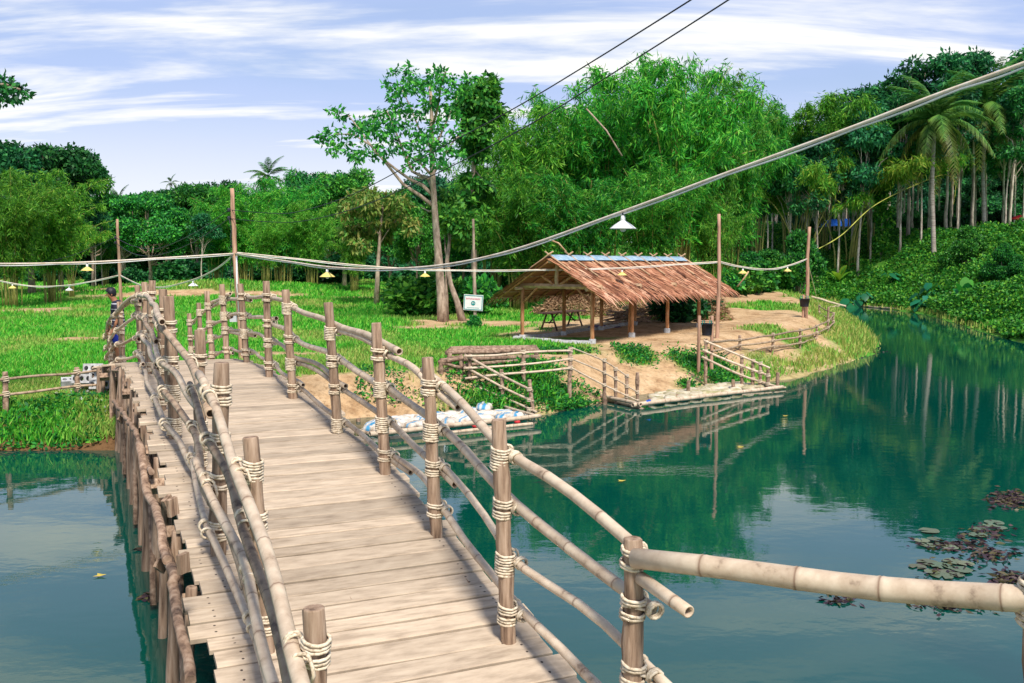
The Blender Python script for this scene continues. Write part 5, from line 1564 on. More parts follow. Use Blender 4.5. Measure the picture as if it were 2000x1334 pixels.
# the tall tree beside the sign
Yt = 38.0
rb = random.Random(5)
def pv(px, py, Yp=Yt): return tuple(at(px, py, Yp))
b0 = Vector(at(866, 640, Yt)); b0.z = h1(b0.x, b0.y)
tt = thing('tall_tree', b0, 'tall open crowned tree with pale forked trunk beside the notice sign', 'tree')
trunk = [(b0.x, b0.y, b0.z - .3), pv(862, 580), pv(858, 520), pv(852, 450), pv(848, 395), pv(845, 340), pv(843, 280), pv(843, 220), pv(840, 165)]
limbs_px = [[(850, 405), (820, 382), (787, 360), (755, 320), (725, 285), (690, 262), (655, 262)], [(848, 385), (825, 362), (800, 350), (772, 330), (735, 300), (700, 250), (680, 225)],
            [(846, 350), (825, 345), (805, 335), (790, 300), (770, 250), (755, 215)], [(845, 330), (842, 290), (820, 255), (800, 205), (780, 165)], [(844, 300), (860, 265), (880, 220), (895, 185)],
            [(846, 340), (870, 300), (890, 270), (905, 262)], [(850, 410), (838, 413), (822, 405)], [(844, 250), (855, 210), (862, 165), (870, 140)], [(846, 345), (815, 312), (795, 305), (770, 300)],
            [(848, 375), (835, 350), (815, 348), (800, 343)]]
lim = []
blobs = []
for k, L2 in enumerate(limbs_px):
    dY = rb.uniform(-2.4, 2.4) if k != 6 else .5
    pts = [pv(px, py, Yt + dY * i / (len(L2) - 1)) for i, (px, py) in enumerate(L2)]
    lim.append((pts, .085 if k < 3 else .06))
woody = wood_mesh('trunk', [tuple(Vector(p) - b0) for p in trunk], .20, .06, [([tuple(Vector(p) - b0) for p in pts], r) for pts, r in lim], 10)
link('trunk', woody, M['bark'], tt, loc=b0)
spots = [(640, 262, 24), (622, 265, 14), (665, 222, 22), (645, 215, 12), (690, 270, 34), (660, 285, 26), (715, 290, 34), (700, 315, 20), (735, 245, 34), (712, 240, 26), (760, 270, 36), (740, 215, 28), (790, 245, 36), (770, 205, 34),
         (750, 165, 16), (762, 185, 24), (800, 185, 38), (830, 165, 36), (800, 145, 26), (855, 150, 34), (880, 165, 34), (905, 155, 24), (870, 200, 34), (835, 205, 32), (815, 225, 26), (885, 220, 28), (860, 240, 26), (840, 262, 28), (808, 275, 26),
         (865, 285, 30), (835, 300, 30), (885, 290, 22), (780, 290, 22), (812, 318, 20), (760, 240, 26), (845, 325, 22), (720, 262, 28), (905, 180, 20), (770, 140, 16), (690, 300, 18), (740, 300, 22), (890, 260, 22), (902, 300, 16), (870, 320, 18), (800, 300, 16), (795, 330, 10)]
cl = []
for px, py, r in spots:
    for q in range(3):
        Yq = Yt + rb.uniform(-2.8, 2.8)
        c = Vector(at(px + rb.uniform(-.5, .5) * r, py + rb.uniform(-.4, .4) * r, Yq)) - b0
        cl.append((tuple(c), r * rb.uniform(.42, .66) / FPX * Yt))
link('crown', foliage_mesh('crown', cl, 200, .22, .11, 5, .35), M['lf_broad'], tt, loc=b0)
# two more stems at its foot
b1 = Vector(at(905, 628, 38.6)); b1.z = h1(b1.x, b1.y)
t7 = thing('leaning_tree', b1, 'dark trunk leaning left behind the notice sign', 'tree')
link('trunk', wood_mesh('trunk', [tuple(Vector(p) - b1) for p in [(b1.x, b1.y, b1.z - .2), pv(893, 590, 38.6), pv(880, 555, 38.8), pv(873, 510, 39), pv(878, 470, 39.2), pv(890, 430, 39.4)]], .15, .05, [([tuple(Vector(pv(*p)) - b1) for p in [(876, 520, 39), (870, 490, 39.2), (868, 450, 39.4)]], .06)], 9), M['bark'], t7, loc=b1)
link('crown', foliage_mesh('crown', [(tuple(Vector(at(892 + rb.uniform(-28, 28), 435 + rb.uniform(-30, 40), 39.5 + rb.uniform(-1, 1))) - b1), .5) for _ in range(14)], 420, .24, .12, 9), M['lf_broad'], t7, loc=b1)
b1 = Vector(at(873, 630, 38.9)); b1.z = h1(b1.x, b1.y)
t7 = thing('slim_tree', b1, 'slim mottled stem close beside the tall tree trunk', 'tree')
link('trunk', wood_mesh('trunk', [tuple(Vector(p) - b1) for p in [(b1.x, b1.y, b1.z - .2), pv(872, 570, 38.9), pv(872, 510, 39), pv(878, 470, 39.4), pv(868, 400, 39.6)]], .08, .04, [], 8), M['bark'], t7, loc=b1)
link('crown', foliage_mesh('crown', [(tuple(Vector(at(866 + rb.uniform(-20, 20), 400 + rb.uniform(-25, 30), 39.6)) - b1), .4) for _ in range(8)], 420, .22, .11, 19), M['lf_broad'], t7, loc=b1)
# vine wrapped tree
Yv = 46.0
b1 = Vector(at(926, 610, Yv)); b1.z = h1(b1.x, b1.y)
t8 = thing('vine_covered_tree', b1, 'narrow tree wrapped in shiny vines with a round leafy head', 'tree')
link('trunk', wood_mesh('trunk', [tuple(Vector(p) - b1) for p in [(b1.x, b1.y, b1.z - .2), pv(926, 480, Yv), pv(922, 360, Yv), pv(928, 290, Yv), pv(933, 200, Yv)]], .16, .07, [([tuple(Vector(pv(px, py, Yv)) - b1) for px, py in q], .04) for q in ([(926, 300), (945, 280), (965, 287)], [(925, 330), (938, 345), (945, 352)])], 8), M['bark'], t8, loc=b1)
cl = []
for px, py, r, n_ in [(935, 175, 34, 5), (925, 200, 34, 5), (950, 205, 32, 5), (960, 178, 20, 2), (932, 235, 34, 5), (918, 262, 24, 3), (938, 270, 24, 3), (922, 300, 22, 3), (945, 300, 16, 1), (925, 345, 24, 3), (935, 375, 26, 3), (915, 395, 24, 3), (930, 425, 26, 3), (912, 440, 22, 2)]:
    for q in range(n_):
        cl.append((tuple(Vector(at(px + rb.uniform(-.6, .6) * r, py + rb.uniform(-.5, .5) * r, Yv + rb.uniform(-.8, .8))) - b1), r * rb.uniform(.5, .7) / FPX * Yv))
link('crown', foliage_mesh('crown', cl, 560, .32, .17, 7, .7), M['lf_broad'], t8, loc=b1)
# tree with brownish hanging leaves
Yv = 50.0
b1 = Vector(at(735, 575, Yv)); b1.z = h1(b1.x, b1.y)
t8 = thing('brown_leaved_tree', b1, 'tree with hanging brownish olive leaves left of the tall trunk', 'tree')
link('trunk', wood_mesh('trunk', [tuple(Vector(p) - b1) for p in [(b1.x, b1.y, b1.z - .2), pv(738, 520, Yv), pv(742, 460, Yv), pv(748, 400, Yv)]], .14, .05, [([tuple(Vector(pv(px, py, Yv)) - b1) for px, py in q], .05) for q in ([(742, 460), (715, 430), (690, 405)], [(746, 420), (720, 385), (700, 375)], [(740, 480), (765, 440), (790, 415)])], 8), M['bark'], t8, loc=b1)
cl = [(tuple(Vector(at(px + rb.uniform(-16, 16), py + rb.uniform(-16, 16), Yv + rb.uniform(-1.5, 1.5))) - b1), rb.uniform(.4, .65)) for px, py in [(700, 385), (690, 410), (685, 440), (695, 465), (720, 380), (725, 410), (715, 440), (745, 390), (750, 420), (735, 455), (710, 475), (770, 405), (790, 430), (765, 440)] for _ in range(2)]
link('crown', foliage_mesh('crown', cl, 330, .34, .13, 8, .9), M['lf_brown'], t8, loc=b1)
# tree off to the left whose branch reaches into the sky
Yv = 17.0
b1 = Vector(at(-420, 700, Yv)); b1 = Vector((b1.x, b1.y + 3, 0)); b1.z = h1(b1.x, b1.y)
t8 = thing('overhanging_tree', b1, 'dark leafy branch reaching into the sky at the upper left edge', 'tree')
tip = [(-420, 120, 18), (-300, 140, 17.6), (-180, 165, 17.3), (-70, 175, 17), (10, 165, 17), (40, 175, 17)]
link('trunk', wood_mesh('trunk', [tuple(Vector(p) - b1) for p in [(b1.x, b1.y, b1.z - .3), pv(-425, 420, 19.5), pv(-440, 120, 18), pv(-420, -60, 18)]], .22, .1, [([tuple(Vector(pv(*p)) - b1) for p in tip], .07)], 9), M['bark'], t8, loc=b1)
cl = [(tuple(Vector(at(px, py, 17.2 + rb.uniform(-.4, .4))) - b1), rb.uniform(.14, .24)) for px, py in [(12, 168), (28, 176), (42, 178), (20, 185), (8, 158), (-8, 172), (2, 190), (-25, 165), (-40, 185), (-60, 170), (-90, 175), (-75, 195), (-120, 160), (-150, 180), (-180, 150)] for _ in range(2)]
cl += [(tuple(Vector(at(-420 + rb.uniform(-160, 130), rb.uniform(-80, 220), 18 + rb.uniform(-1.2, 1.2))) - b1), rb.uniform(.5, .8)) for _ in range(22)]
link('crown', foliage_mesh('crown', cl, 420, .12, .06, 10, .3), M['lf_dark'], t8, loc=b1)

# ------------------------------------------------------------------ palms
def frond_mesh(seed, L_=5.2, nl=44, droop=.5, brown=0.0):
    rng = np.random.default_rng(seed)
    rn = random.Random(seed)
    V = []; F = []; T = []
    def P(t): return np.array([L_ * (t - .10 * t ** 3), 0, L_ * (.30 * t - (.30 + droop) * t * t)])
    for sd3 in (-1, 1):
        for k in range(nl):
            t = .12 + .86 * k / nl + rn.uniform(-.008, .008)
            p = P(t); d0 = P(min(1, t + .02)) - P(t - .02); d0 = d0 / np.linalg.norm(d0)
            ln = 1.15 * math.sin(math.pi * (.15 + .80 * t)) ** .7 * rn.uniform(.85, 1.1) * L_ / 5.2
            dr = np.array([0, sd3, 0]) * .75 + d0 * .55 + np.array([0, 0, -.22 - .25 * rn.random()])
            dr /= np.linalg.norm(dr)
            w_ = .045
            b = len(V)
            q = p + dr * ln * .55; e = p + dr * ln + np.array([0, 0, -ln * .22])
            V += [p - d0 * w_, p + d0 * w_, q + d0 * w_ * .8, e, q - d0 * w_ * .8]
            tt_ = brown * (.3 + .7 * t)
            T += [tt_ * .3, tt_ * .3, tt_ * .8, min(1, tt_ * 1.4), tt_ * .8]
            F.append((b, b + 1, b + 2, b + 3, b + 4))
    me = bpy.data.meshes.new('frond')
    mb = MB(); mb.add(V, F, T if brown else 0.0)
    mb.tube([P(i / 8) for i in range(9)], [.05 * (1 - .8 * i / 8) for i in range(9)], 4, [brown * .5] * 9)
    return mb.mesh('frond', smooth=False)
FRD = [frond_mesh(1, droop=.38), frond_mesh(2, droop=.40), frond_mesh(3, droop=.62, brown=.35), frond_mesh(4, droop=.85, brown=.7)]
def coconut(label, pxb, pyb, pxc, pyc, Yp, nf=20, sc=1.0, r=.17, nuts=7, hang=True, name='coconut_palm', seed=1):
    rn = random.Random(seed)
    b = Vector(at(pxb, pyb, Yp)); b.z = h1(b.x, b.y); c = Vector(at(pxc, pyc, Yp))
    t9 = thing(name, b, label, 'palm')
    m1 = b.lerp(c, .5) + Vector(((c.x - b.x) * -.15 - .25 * sc, 0, 0))
    pts = spline([b - Vector((0, 0, .3)), b.lerp(m1, .5), m1, c], 6)
    part('trunk', MB().tube(pts, [r * sc * (1.35 if i == 0 else 1.1 if i == 1 else 1 - .3 * i / len(pts)) for i in range(len(pts))], 9, jag=.03), M['palmtrunk'], t9)
    for k in range(nf):
        an = k * 2.39996 + rn.uniform(-.2, .2)
        q = k / nf
        el = 1.38 - 2.0 * q ** .85 + rn.uniform(-.12, .12)          # young ones upright, old ones hanging
        me = FRD[0] if q < .35 else FRD[1] if q < .55 else FRD[2] if q < .82 or not hang else FRD[3]
        Mt = Matrix.Translation(c + Vector((0, 0, .1 * (1 - q)))) @ Matrix.Rotation(an, 4, 'Z') @ Matrix.Rotation(-el, 4, 'Y') @ Matrix.Scale(sc * rn.uniform(.85, 1.05), 4)
        link('frond', me, M['lf_palm'], t9, M=Mt)
    M.setdefault('nut', surf('green_coconut', [(0.12, 0.16, 0.02), (0.28, 0.30, 0.04)], (1, 1, 1), 4, 0.4, 0.1))
    for k in range(nuts):
        an = rn.uniform(0, 6.28)
        part('coconut', MB().lathe([(0, -.15), (.09, -.11), (.125, 0), (.09, .11), (0, .14)], c + Vector((.28 * math.cos(an), .28 * math.sin(an), -.18 - .2 * rn.random())), 9), M['nut'], t9)
    return t9
coconut('coconut palm with yellowing fronds and green nuts standing before the plantation', 1825, 468, 1826, 238, 79, 26, 1.0, .20, 8, seed=2)
coconut('darker coconut palm behind and right of the yellowing one', 1922, 458, 1928, 205, 84, 24, 1.0, .18, 4, True, seed=3)
coconut('far coconut palm poking above the bamboo left of the tall tree', 530, 540, 524, 346, 98, 13, .55, .12, 0, False, seed=4)
coconut('tiny far coconut palm on the left skyline', 232, 540, 233, 394, 118, 11, .45, .12, 0, False, seed=5)
coconut('thin areca palm with a small tuft above the flat topped tree', 334, 540, 334, 358, 120, 9, .26, .09, 0, False, 'areca_palm', seed=6)
# flat topped tree on the skyline
b1 = Vector(at(346, 540, 118)); b1.z = h1(b1.x, b1.y)
t8 = thing('flat_topped_tree', b1, 'flat topped spreading tree on the far left skyline', 'tree')
c0 = Vector(at(346, 392, 118)) - b1
lims = [([(0, 0, c0.z), (x * .5, 0, c0.z + .5), (x, y, c0.z + .85 - abs(x) * .12)], .08) for x, y in ((-2, .4), (-1, -.5), (0, .5), (1.1, -.4), (2.2, .3), (3.6, 0), (-2.8, 0))]
link('trunk', wood_mesh('trunk', [(0, 0, -.3), (.1, 0, c0.z * .5), (0, 0, c0.z)], .2, .1, lims), M['bark'], t8, loc=b1)
link('crown', foliage_mesh('crown', [((x + rb.uniform(-.3, .3), y, c0.z + 1.05 - abs(x) * .14 + rb.uniform(-.1, .2)), .55) for x in np.linspace(-3.3, 4.2, 16) for y in (-.5, .5)], 200, .3, .16, 33, flat=.35), M['lf_dark'], t8, loc=b1)

# ------------------------------------------------------------------ ground cover
def scatter_leaves(name, P, nrm_up, ll, lw, mat, seed, tint=None, kind='stuff'):
    rng = np.random.default_rng(seed)
    n = len(P)
    D = unit(rng.normal(size=(n, 3)) * np.array([1, 1, .5]) + np.array([0, 0, nrm_up]))
    V, F = leaf_quads(P, D, ll * rng.uniform(.6, 1.3, n), lw * rng.uniform(.6, 1.3, n), rng)
    me = mesh_np(name, V, F, None if tint is None else np.repeat(tint, 4))
    return tag(link(name, me, M[mat]), kind=kind)
rg_ = np.random.default_rng(99)
# creepers smothering the bank
def bank_points(n):
    out_ = []
    tot = 0
    while tot < n:
        yy = np.exp(rg_.uniform(math.log(32), math.log(100), n * 3)); xx = rg_.uniform(.10, .62, n * 3) * yy
        ps = poly_sd(PLATEAU, xx, yy)
        k = (ps > -1.3) & (ps < 17)
        out_.append(np.stack([xx[k], yy[k]], 1)); tot += k.sum()
    return np.concatenate(out_)[:n]
bp2 = bank_points(150000)
mound = (fbm(bp2[:, 0] * .55, bp2[:, 1] * .4, 4) - .35).clip(0) * 2.6
zb = H(bp2[:, 0], bp2[:, 1])
P = np.stack([bp2[:, 0], bp2[:, 1], np.maximum(zb, -.02) + mound * rg_.random(len(bp2)) ** .5 + .05], 1)
scatter_leaves('creepers', P, .25, (.20 + .0022 * (bp2[:, 1] - 55)).clip(.12), .15, 'lf_vine', 5)
# elephant ears and other single plants on the bank
def heart(L_, W_):
    mb = MB()
    pr = [(0, 0), (.12, .30), (.32, .48), (.55, .42), (.8, .2), (1, 0)]
    up = [(x * L_ - L_ * .12 * (y > .25 and x < .2), y * W_, .06 * L_ * math.sin(x * 3) - .10 * y * W_) for x, y in pr]
    dn = [(x, -y, z) for x, y, z in up[1:-1]]
    mid = [(x * L_, 0, .06 * L_ * math.sin(x * 3)) for x, _ in pr[1:-1]]
    V = up + dn + mid
    u = lambda i: i; d = lambda i: 0 if i == 0 else 5 if i == 5 else 5 + i; m = lambda i: 0 if i == 0 else 5 if i == 5 else 9 + i
    F = []
    for i in range(5):
        F.append(tuple(dict.fromkeys((u(i), m(i), m(i + 1), u(i + 1))))); F.append(tuple(dict.fromkeys((d(i), d(i + 1), m(i + 1), m(i)))))
    mb.add(V, F)
    return mb.mesh('leaf')
HEART = heart(.9, .75)
def elephant(label, px, py, Yp, sc, n, seed):
    sc *= .62
    rn = random.Random(seed)
    b = gnd(px, py, .3) if Yp is None else at(px, py, Yp)
    b[2] = h1(b[0], b[1])
    t9 = thing('elephant_ear_plant', b, label, 'plant', 'elephant ear plants on the bank')
    for k in range(n):
        an = -math.pi / 2 + rn.uniform(-1.7, 1.7); hh = sc * rn.uniform(.5, 1.3); rr = sc * rn.uniform(.2, .7)
        top = Vector(b) + Vector((rr * math.cos(an), rr * math.sin(an), hh))
        part('stem', MB().tube([b, Vector(b).lerp(top, .6) + Vector((0, 0, .12 * sc)), top], .025, 4), M['lf_elephant'], t9)
        Mt = Matrix.Translation(top) @ Matrix.Rotation(an + rn.uniform(-.4, .4), 4, 'Z') @ Matrix.Rotation(rn.uniform(.5, 1.1), 4, 'Y') @ Matrix.Scale(sc * rn.uniform(.7, 1.15), 4)
        link('leaf', HEART, M['lf_elephant'], t9, M=Mt)
elephant('elephant ear plant at the left foot of the bank behind the crooked pole', 1545, 570, 78, 1.3, 6, 1)
elephant('elephant ear plant with drooping leaves over the fallen logs', 1655, 575, 73, 1.6, 9, 2)
elephant('elephant ear plant half way up the bank above the logs', 1685, 548, 75, 1.4, 7, 3)
elephant('large elephant ear plant at the waterline in the middle of the bank', 1800, 585, 66, 1.7, 10, 4)
elephant('second large elephant ear plant just above the waterline plant', 1822, 562, 68, 1.5, 8, 5)
elephant('elephant ear plant high under the bank edge', 1740, 515, 78, 1.2, 6, 6)
def spiky(label, px, py, Yp, L_, n, seed, mat='lf_vine', cat='plant', wd=.10):
    rn = random.Random(seed)
    b = at(px, py, Yp); b[2] = h1(b[0], b[1])
    t9 = thing('arching_plant', b, label, cat)
    for k in range(n):
        an = rn.uniform(0, 6.28); el = rn.uniform(.5, 1.35); ln = L_ * rn.uniform(.7, 1.15)
        mb = MB(); V = []; F = []
        for i in range(6):
            t_ = i / 5
            r_ = ln * t_ * math.cos(el); z = ln * (t_ * math.sin(el) - .45 * t_ * t_)
            w_ = wd * ln * math.sin(math.pi * (.08 + .90 * t_))
            V += [(b[0] + r_ * math.cos(an) - w_ * math.sin(an), b[1] + r_ * math.sin(an) + w_ * math.cos(an), b[2] + .15 + z), (b[0] + r_ * math.cos(an) + w_ * math.sin(an), b[1] + r_ * math.sin(an) - w_ * math.cos(an), b[2] + .15 + z)]
        F = [(2 * i, 2 * i + 1, 2 * i + 3, 2 * i + 2) for i in range(5)]
        part('leaf', mb.add(V, F), M[mat], t9)
spiky('large arching plant low on the right of the bank', 1885, 572, 60, 3.0, 16, 1)
spiky('young banana like plant on the bank top beside the yellow fallen bamboo', 1640, 476, 82, 2.6, 8, 2, 'lf_yellow', wd=.12)
# vine column round one plantation trunk
b1 = Vector(at(1722, 470, 84)); b1.z = h1(b1.x, b1.y)
t8 = thing('vine_smothered_trunk', b1, 'plantation trunk smothered in bright vines left of the yellowing palm', 'tree')
tp = Vector(at(1718, 330, 84)) - b1
link('trunk', wood_mesh('trunk', [(0, 0, -.3), (0, 0, tp.z * .5), (tp.x, 0, tp.z)], .14, .08, []), M['rubbertrunk'], t8, loc=b1)
link('foliage', foliage_mesh('foliage', [((rb.uniform(-.35, .35), rb.uniform(-.3, .3), z), rb.uniform(.45, .75) * (1.25 if z > tp.z * .7 else 1)) for z in np.linspace(.2, tp.z, 16)], 420, .3, .2, 3, .6), M['lf_vine'], t8, loc=b1)
# fallen yellow bamboo and shore logs
t8 = tag(part('fallen_bamboo', MB().tube(spline([at(1570, 500, 72), at(1640, 462, 74), at(1710, 400, 77), at(1810, 352, 80), at(1850, 342, 81), at(1866, 362, 81), at(1862, 400, 81)], 8), [.045 * (1 - .6 * i / 49) for i in range(49)], 6, [1.0 if i % 5 == 0 else 0.0 for i in range(49)]), M['yellowculm'], loc=at(1570, 500, 72)), 'yellow fallen bamboo leaning up across the plantation trunks', 'bamboo pole')
for k, (a, b2, lb) in enumerate([(at(1584, 580, 70), at(1652, 598, 68), 'bleached log sloping into the water behind the crooked pole'), (gnd(1642, 594, .05), gnd(1765, 605, .05), 'long bleached log floating along the foot of the bank'), (at(1584, 604, 60), at(1640, 597, 64), 'thin driftwood branch lying behind the fence end')]):
    mid = Vector(a).lerp(Vector(b2), .5)
    tag(crooked('driftwood_log', [a, mid, b2], .09 if k < 2 else .05, M['bamboo'], None, 7, .04), lb, 'log')
for k, (a, b2, lb, Yp) in enumerate([((1145, 212), (1215, 305), 'dead brown culm slanting across the great bamboo', 45.5), ((1068, 466), (1106, 492), 'broken pale cane poking up behind the ridge', 42), ((1440, 560), (1462, 530), 'short leaning yellow cane behind the shelter', 48)]):
    tag(part('dead_cane', MB().tube([at(*a, Yp), at((a[0] + b2[0]) / 2 + 4, (a[1] + b2[1]) / 2 - 4, Yp), at(*b2, Yp)], .04, 6), M['bark' if k == 0 else 'beam'], loc=at(*a, Yp)), lb, 'cane')
# hay mound and brush heap behind the shelter
def straw_heap(name, label, px, Yp, rx, ry, hh, n, seed, ll, mat, cat, mats2=None):
    c = at(px, 600, Yp)
    rn = np.random.default_rng(seed)
    z0 = h1(c[0], c[1])
    t9 = thing(name, (c[0], c[1], z0), label, cat)
    q = np.sqrt(rn.random(n)); an = rn.random(n) * 6.283
    x = c[0] + rx * q * np.cos(an); y = c[1] + ry * q * np.sin(an)
    top = hh * (1 - q ** 2.2) * (.75 + .5 * fbm(x * 1.2, y * 1.2, 3))
    Pz = np.stack([x, y, H(x, y) + top * rn.uniform(.8, 1.02, n)], 1)
    D = unit(rn.normal(size=(n, 3)) * np.array([1, 1, .5]) + np.array([0, 0, -.25]))
    V, F = leaf_quads(Pz, D, ll * rn.uniform(.5, 1.4, n), .035 * rn.uniform(.6, 1.6, n) * (1 if mats2 is None else 2.2), rn)
    o = link('straw', mesh_np('straw', V - np.array(ORG[t9.name]), F), M[mat], t9); o['kind'] = 'stuff'
    o = heap('core', (c[0], c[1]), rx * .95, ry * .95, hh * .72, M['ground'] if mats2 is None else M['lf_dark'], None, None, seed, 18)
    wl = o.location.copy(); o.parent = t9; o.location = wl - Vector(t9.location)
    return t9
straw_heap('hay_mound', 'dry brown hay mound behind the shelter', 1130, 43, 2.1, 1.4, 0.95, 9000, 3, .24, 'hay', 'hay')
straw_heap('brush_heap', 'dark brush and dry straw heap at the right back of the shelter', 1335, 39.5, 1.9, 1.6, 1.75, 8000, 4, .30, 'hay', 'brush')
put('s', 1320, 38.2, 560, 1.15, 'dark shrub growing out of the brush heap', mats={'foliage': M['lf_dark']})
put('s', 1350, 39.2, 566, 1.1, 'second dark shrub on the right of the brush heap', mats={'foliage': M['lf_dark']})
# tarp shelter and umbrella among the trunks
pa = at(1600, 441, 118)
tq = thing('tarp_tent', (pa[0], pa[1], h1(pa[0], pa[1])), 'blue tarp shelter strung between trunks deep in the plantation', 'tarp')
pts = [at(1599, 444, 118), at(1612, 430, 118), at(1660, 427, 119), at(1662, 443, 119), at(1612, 430, 122), at(1640, 428, 122)]
mb = MB(); mb.add([pts[0], pts[1], at(1628, 428, 119), at(1632, 441, 117.5), pts[2], pts[3]], [(0, 3, 2, 1), (3, 5, 4, 2)])
o = part('tarp', mb, M['bluetarp'], tq, smooth=False)
for px in (1600, 1631, 1661):
    a = Vector(at(px, 442, 118)); g_ = Vector((a.x, a.y, h1(a.x, a.y)))
    part('pole', MB().tube([g_, a], .05, 5), M['pole'], tq)
pa = Vector(at(1992, 422, 100)); g_ = Vector((pa.x, pa.y, h1(pa.x, pa.y)))
tq = thing('red_umbrella', g_, 'red umbrella among the plantation trunks at the right edge', 'umbrella')
part('canopy', MB().lathe([(.95, -.35), (.9, -.25), (.6, -.05), (.05, .1), (0, .12)], pa, 16), M['redcloth'], tq)
part('pole', MB().tube([g_, pa], .03, 6), M['wire'], tq)

# meadow grass
NG = 95000
yy = np.exp(rg_.uniform(math.log(16.9), math.log(118), NG)); xx = rg_.uniform(-.62, .50, NG) * yy
near = np.stack([rg_.uniform(-14, -4, 9000), rg_.uniform(17, 24, 9000)], 1)
xx = np.concatenate([xx, near[:, 0]]); yy = np.concatenate([yy, near[:, 1]])
sdw = -poly_sd(WATER, xx, yy)
sm = sand_mask(xx, yy)
# keep clear: sand, water, the plantation bank, under the shelter
lx = (xx - GC.x) * SU.x + (yy - GC.y) * SU.y; le = (xx - GC.x) * SP.x + (yy - GC.y) * SP.y
keep = (sdw > .12) & (rg_.random(len(xx)) > sm * 1.25 - .03) & (poly_sd(PLATEAU, xx, yy) < 3) & ~((lx > -.1) & (lx < 7.2) & (np.abs(le) < 1.5))
xx, yy, sdw = xx[keep], yy[keep], sdw[keep]
n = len(xx)
dm = dry_mask(xx, yy)
zg = H(xx, yy)
lush = fbm(xx * .5 + 9, yy * .35, 3)
h0 = (.05 + .10 * lush) * (1 + yy / 60) * (1 + .35 * sstep(2.2, .4, sdw))
B = 5
X5 = np.repeat(xx, B) + rg_.normal(size=n * B) * .07 * np.repeat(1 + yy / 40, B)
Y5 = np.repeat(yy, B) + rg_.normal(size=n * B) * .07 * np.repeat(1 + yy / 40, B)
Z5 = np.repeat(zg, B) - .03
h5 = np.repeat(h0, B) * rg_.uniform(.5, 1.25, n * B)
w5 = .012 * np.repeat(np.maximum(1, yy / 17), B) * rg_.uniform(.7, 1.3, n * B)
an = rg_.random(n * B) * 6.283; ln = h5 * rg_.uniform(.1, .75, n * B)
bx = np.cos(an + 1.57) * w5; by = np.sin(an + 1.57) * w5
ex = np.cos(an) * ln; ey = np.sin(an) * ln
V = np.stack([np.stack([X5 - bx, Y5 - by, Z5], 1), np.stack([X5 + bx, Y5 + by, Z5], 1), np.stack([X5 + ex * .4 + bx * .7, Y5 + ey * .4 + by * .7, Z5 + h5 * .62], 1), np.stack([X5 + ex, Y5 + ey, Z5 + h5], 1)], 1).reshape(-1, 3)
T5 = np.clip(np.repeat(dm, B) * rg_.uniform(.2, 1.2, n * B) + (rg_.random(n * B) < .06) * .6, 0, 1)
gm = mesh_np('grass', V, np.arange(n * B * 4).reshape(-1, 4), np.repeat(T5, 4))
tag(link('grass', gm, M['grass']), kind='stuff')
# low broad weeds on the bank fronts and in the patches on the sand
wp = []
q = np.stack([rg_.uniform(-16, -4.6, 26000), rg_.uniform(16.6, 21.5, 26000)], 1)
s2 = -poly_sd(WATER, q[:, 0], q[:, 1]); k = (s2 > -.1) & (s2 < 1.9) & (fbm(q[:, 0] * .9, q[:, 1] * .9, 3) > .42 - .1 * (s2 > .9))
wp.append(q[k])
for cx, cy, a, b in TUFTS:
    if cy > 29: continue
    m_ = int(3200 * a * b)
    u = rg_.normal(size=(m_, 2)) * .5
    wp.append(np.stack([cx + u[:, 0] * a, cy + u[:, 1] * b], 1))
q = np.stack([rg_.uniform(-3.5, 3, 5000), rg_.uniform(20.9, 23.5, 5000)], 1)
s2 = -poly_sd(WATER, q[:, 0], q[:, 1]); k = (s2 > .15) & (s2 < 1.6) & (fbm(q[:, 0] * 1.1 + 4, q[:, 1] * 1.1, 3) > .5)
wp.append(q[k])
wp = np.concatenate(wp)
wp = wp[-poly_sd(WATER, wp[:, 0], wp[:, 1]) > -.15]
hh = .03 + .20 * fbm(wp[:, 0] * 1.4, wp[:, 1] * 1.4, 3) * rg_.random(len(wp))
P = np.stack([wp[:, 0], wp[:, 1], np.maximum(H(wp[:, 0], wp[:, 1]), 0) + hh], 1)
scatter_leaves('weeds', P, .3, .10, .055, 'lf_vine', 15)

# ------------------------------------------------------------------ on the water: lily pads, leaves, weed
def pad_mesh(seed):
    r = random.Random(seed); n_ = 18
    V = [(0, 0, .004)] + [(math.cos(.25 + (6.283 - .5) * i / (n_ - 1)) * r.uniform(.92, 1.05), math.sin(.25 + (6.283 - .5) * i / (n_ - 1)) * r.uniform(.92, 1.05), r.choice((0, 0, 0, .03))) for i in range(n_)]
    mb = MB().add(V, [(0, i, i + 1) for i in range(1, n_)])
    return mb.mesh('lily_pad', smooth=False)
PADS = [pad_mesh(k) for k in range(4)]
PL_ = [(1792, 1106), (1812, 1098), (1838, 1104), (1820, 1116), (1850, 1116), (1862, 1096), (1886, 1100), (1878, 1112), (1840, 1124), (1868, 1122), (1800, 1055), (1824, 1052), (1838, 1062), (1812, 1064), (1856, 1068), (1912, 1032), (1934, 1026), (1952, 1030), (1910, 1044), (1815, 1036), (1942, 1020)]
for k, (px, py) in enumerate(PL_):
    p = gnd(px, py, .012 + .003 * (k % 4))
    o = link('lily_pad', PADS[k % 4], M['pad'], None, M=Matrix.Translation(p) @ Matrix.Rotation(rpl.uniform(0, 6.28), 4, 'Z') @ Matrix.Scale(rpl.uniform(.075, .125), 4))
    tag(o, 'round lily pad floating among dark weed on the right of the pond', 'lily pad', 'lily pads on the pond')
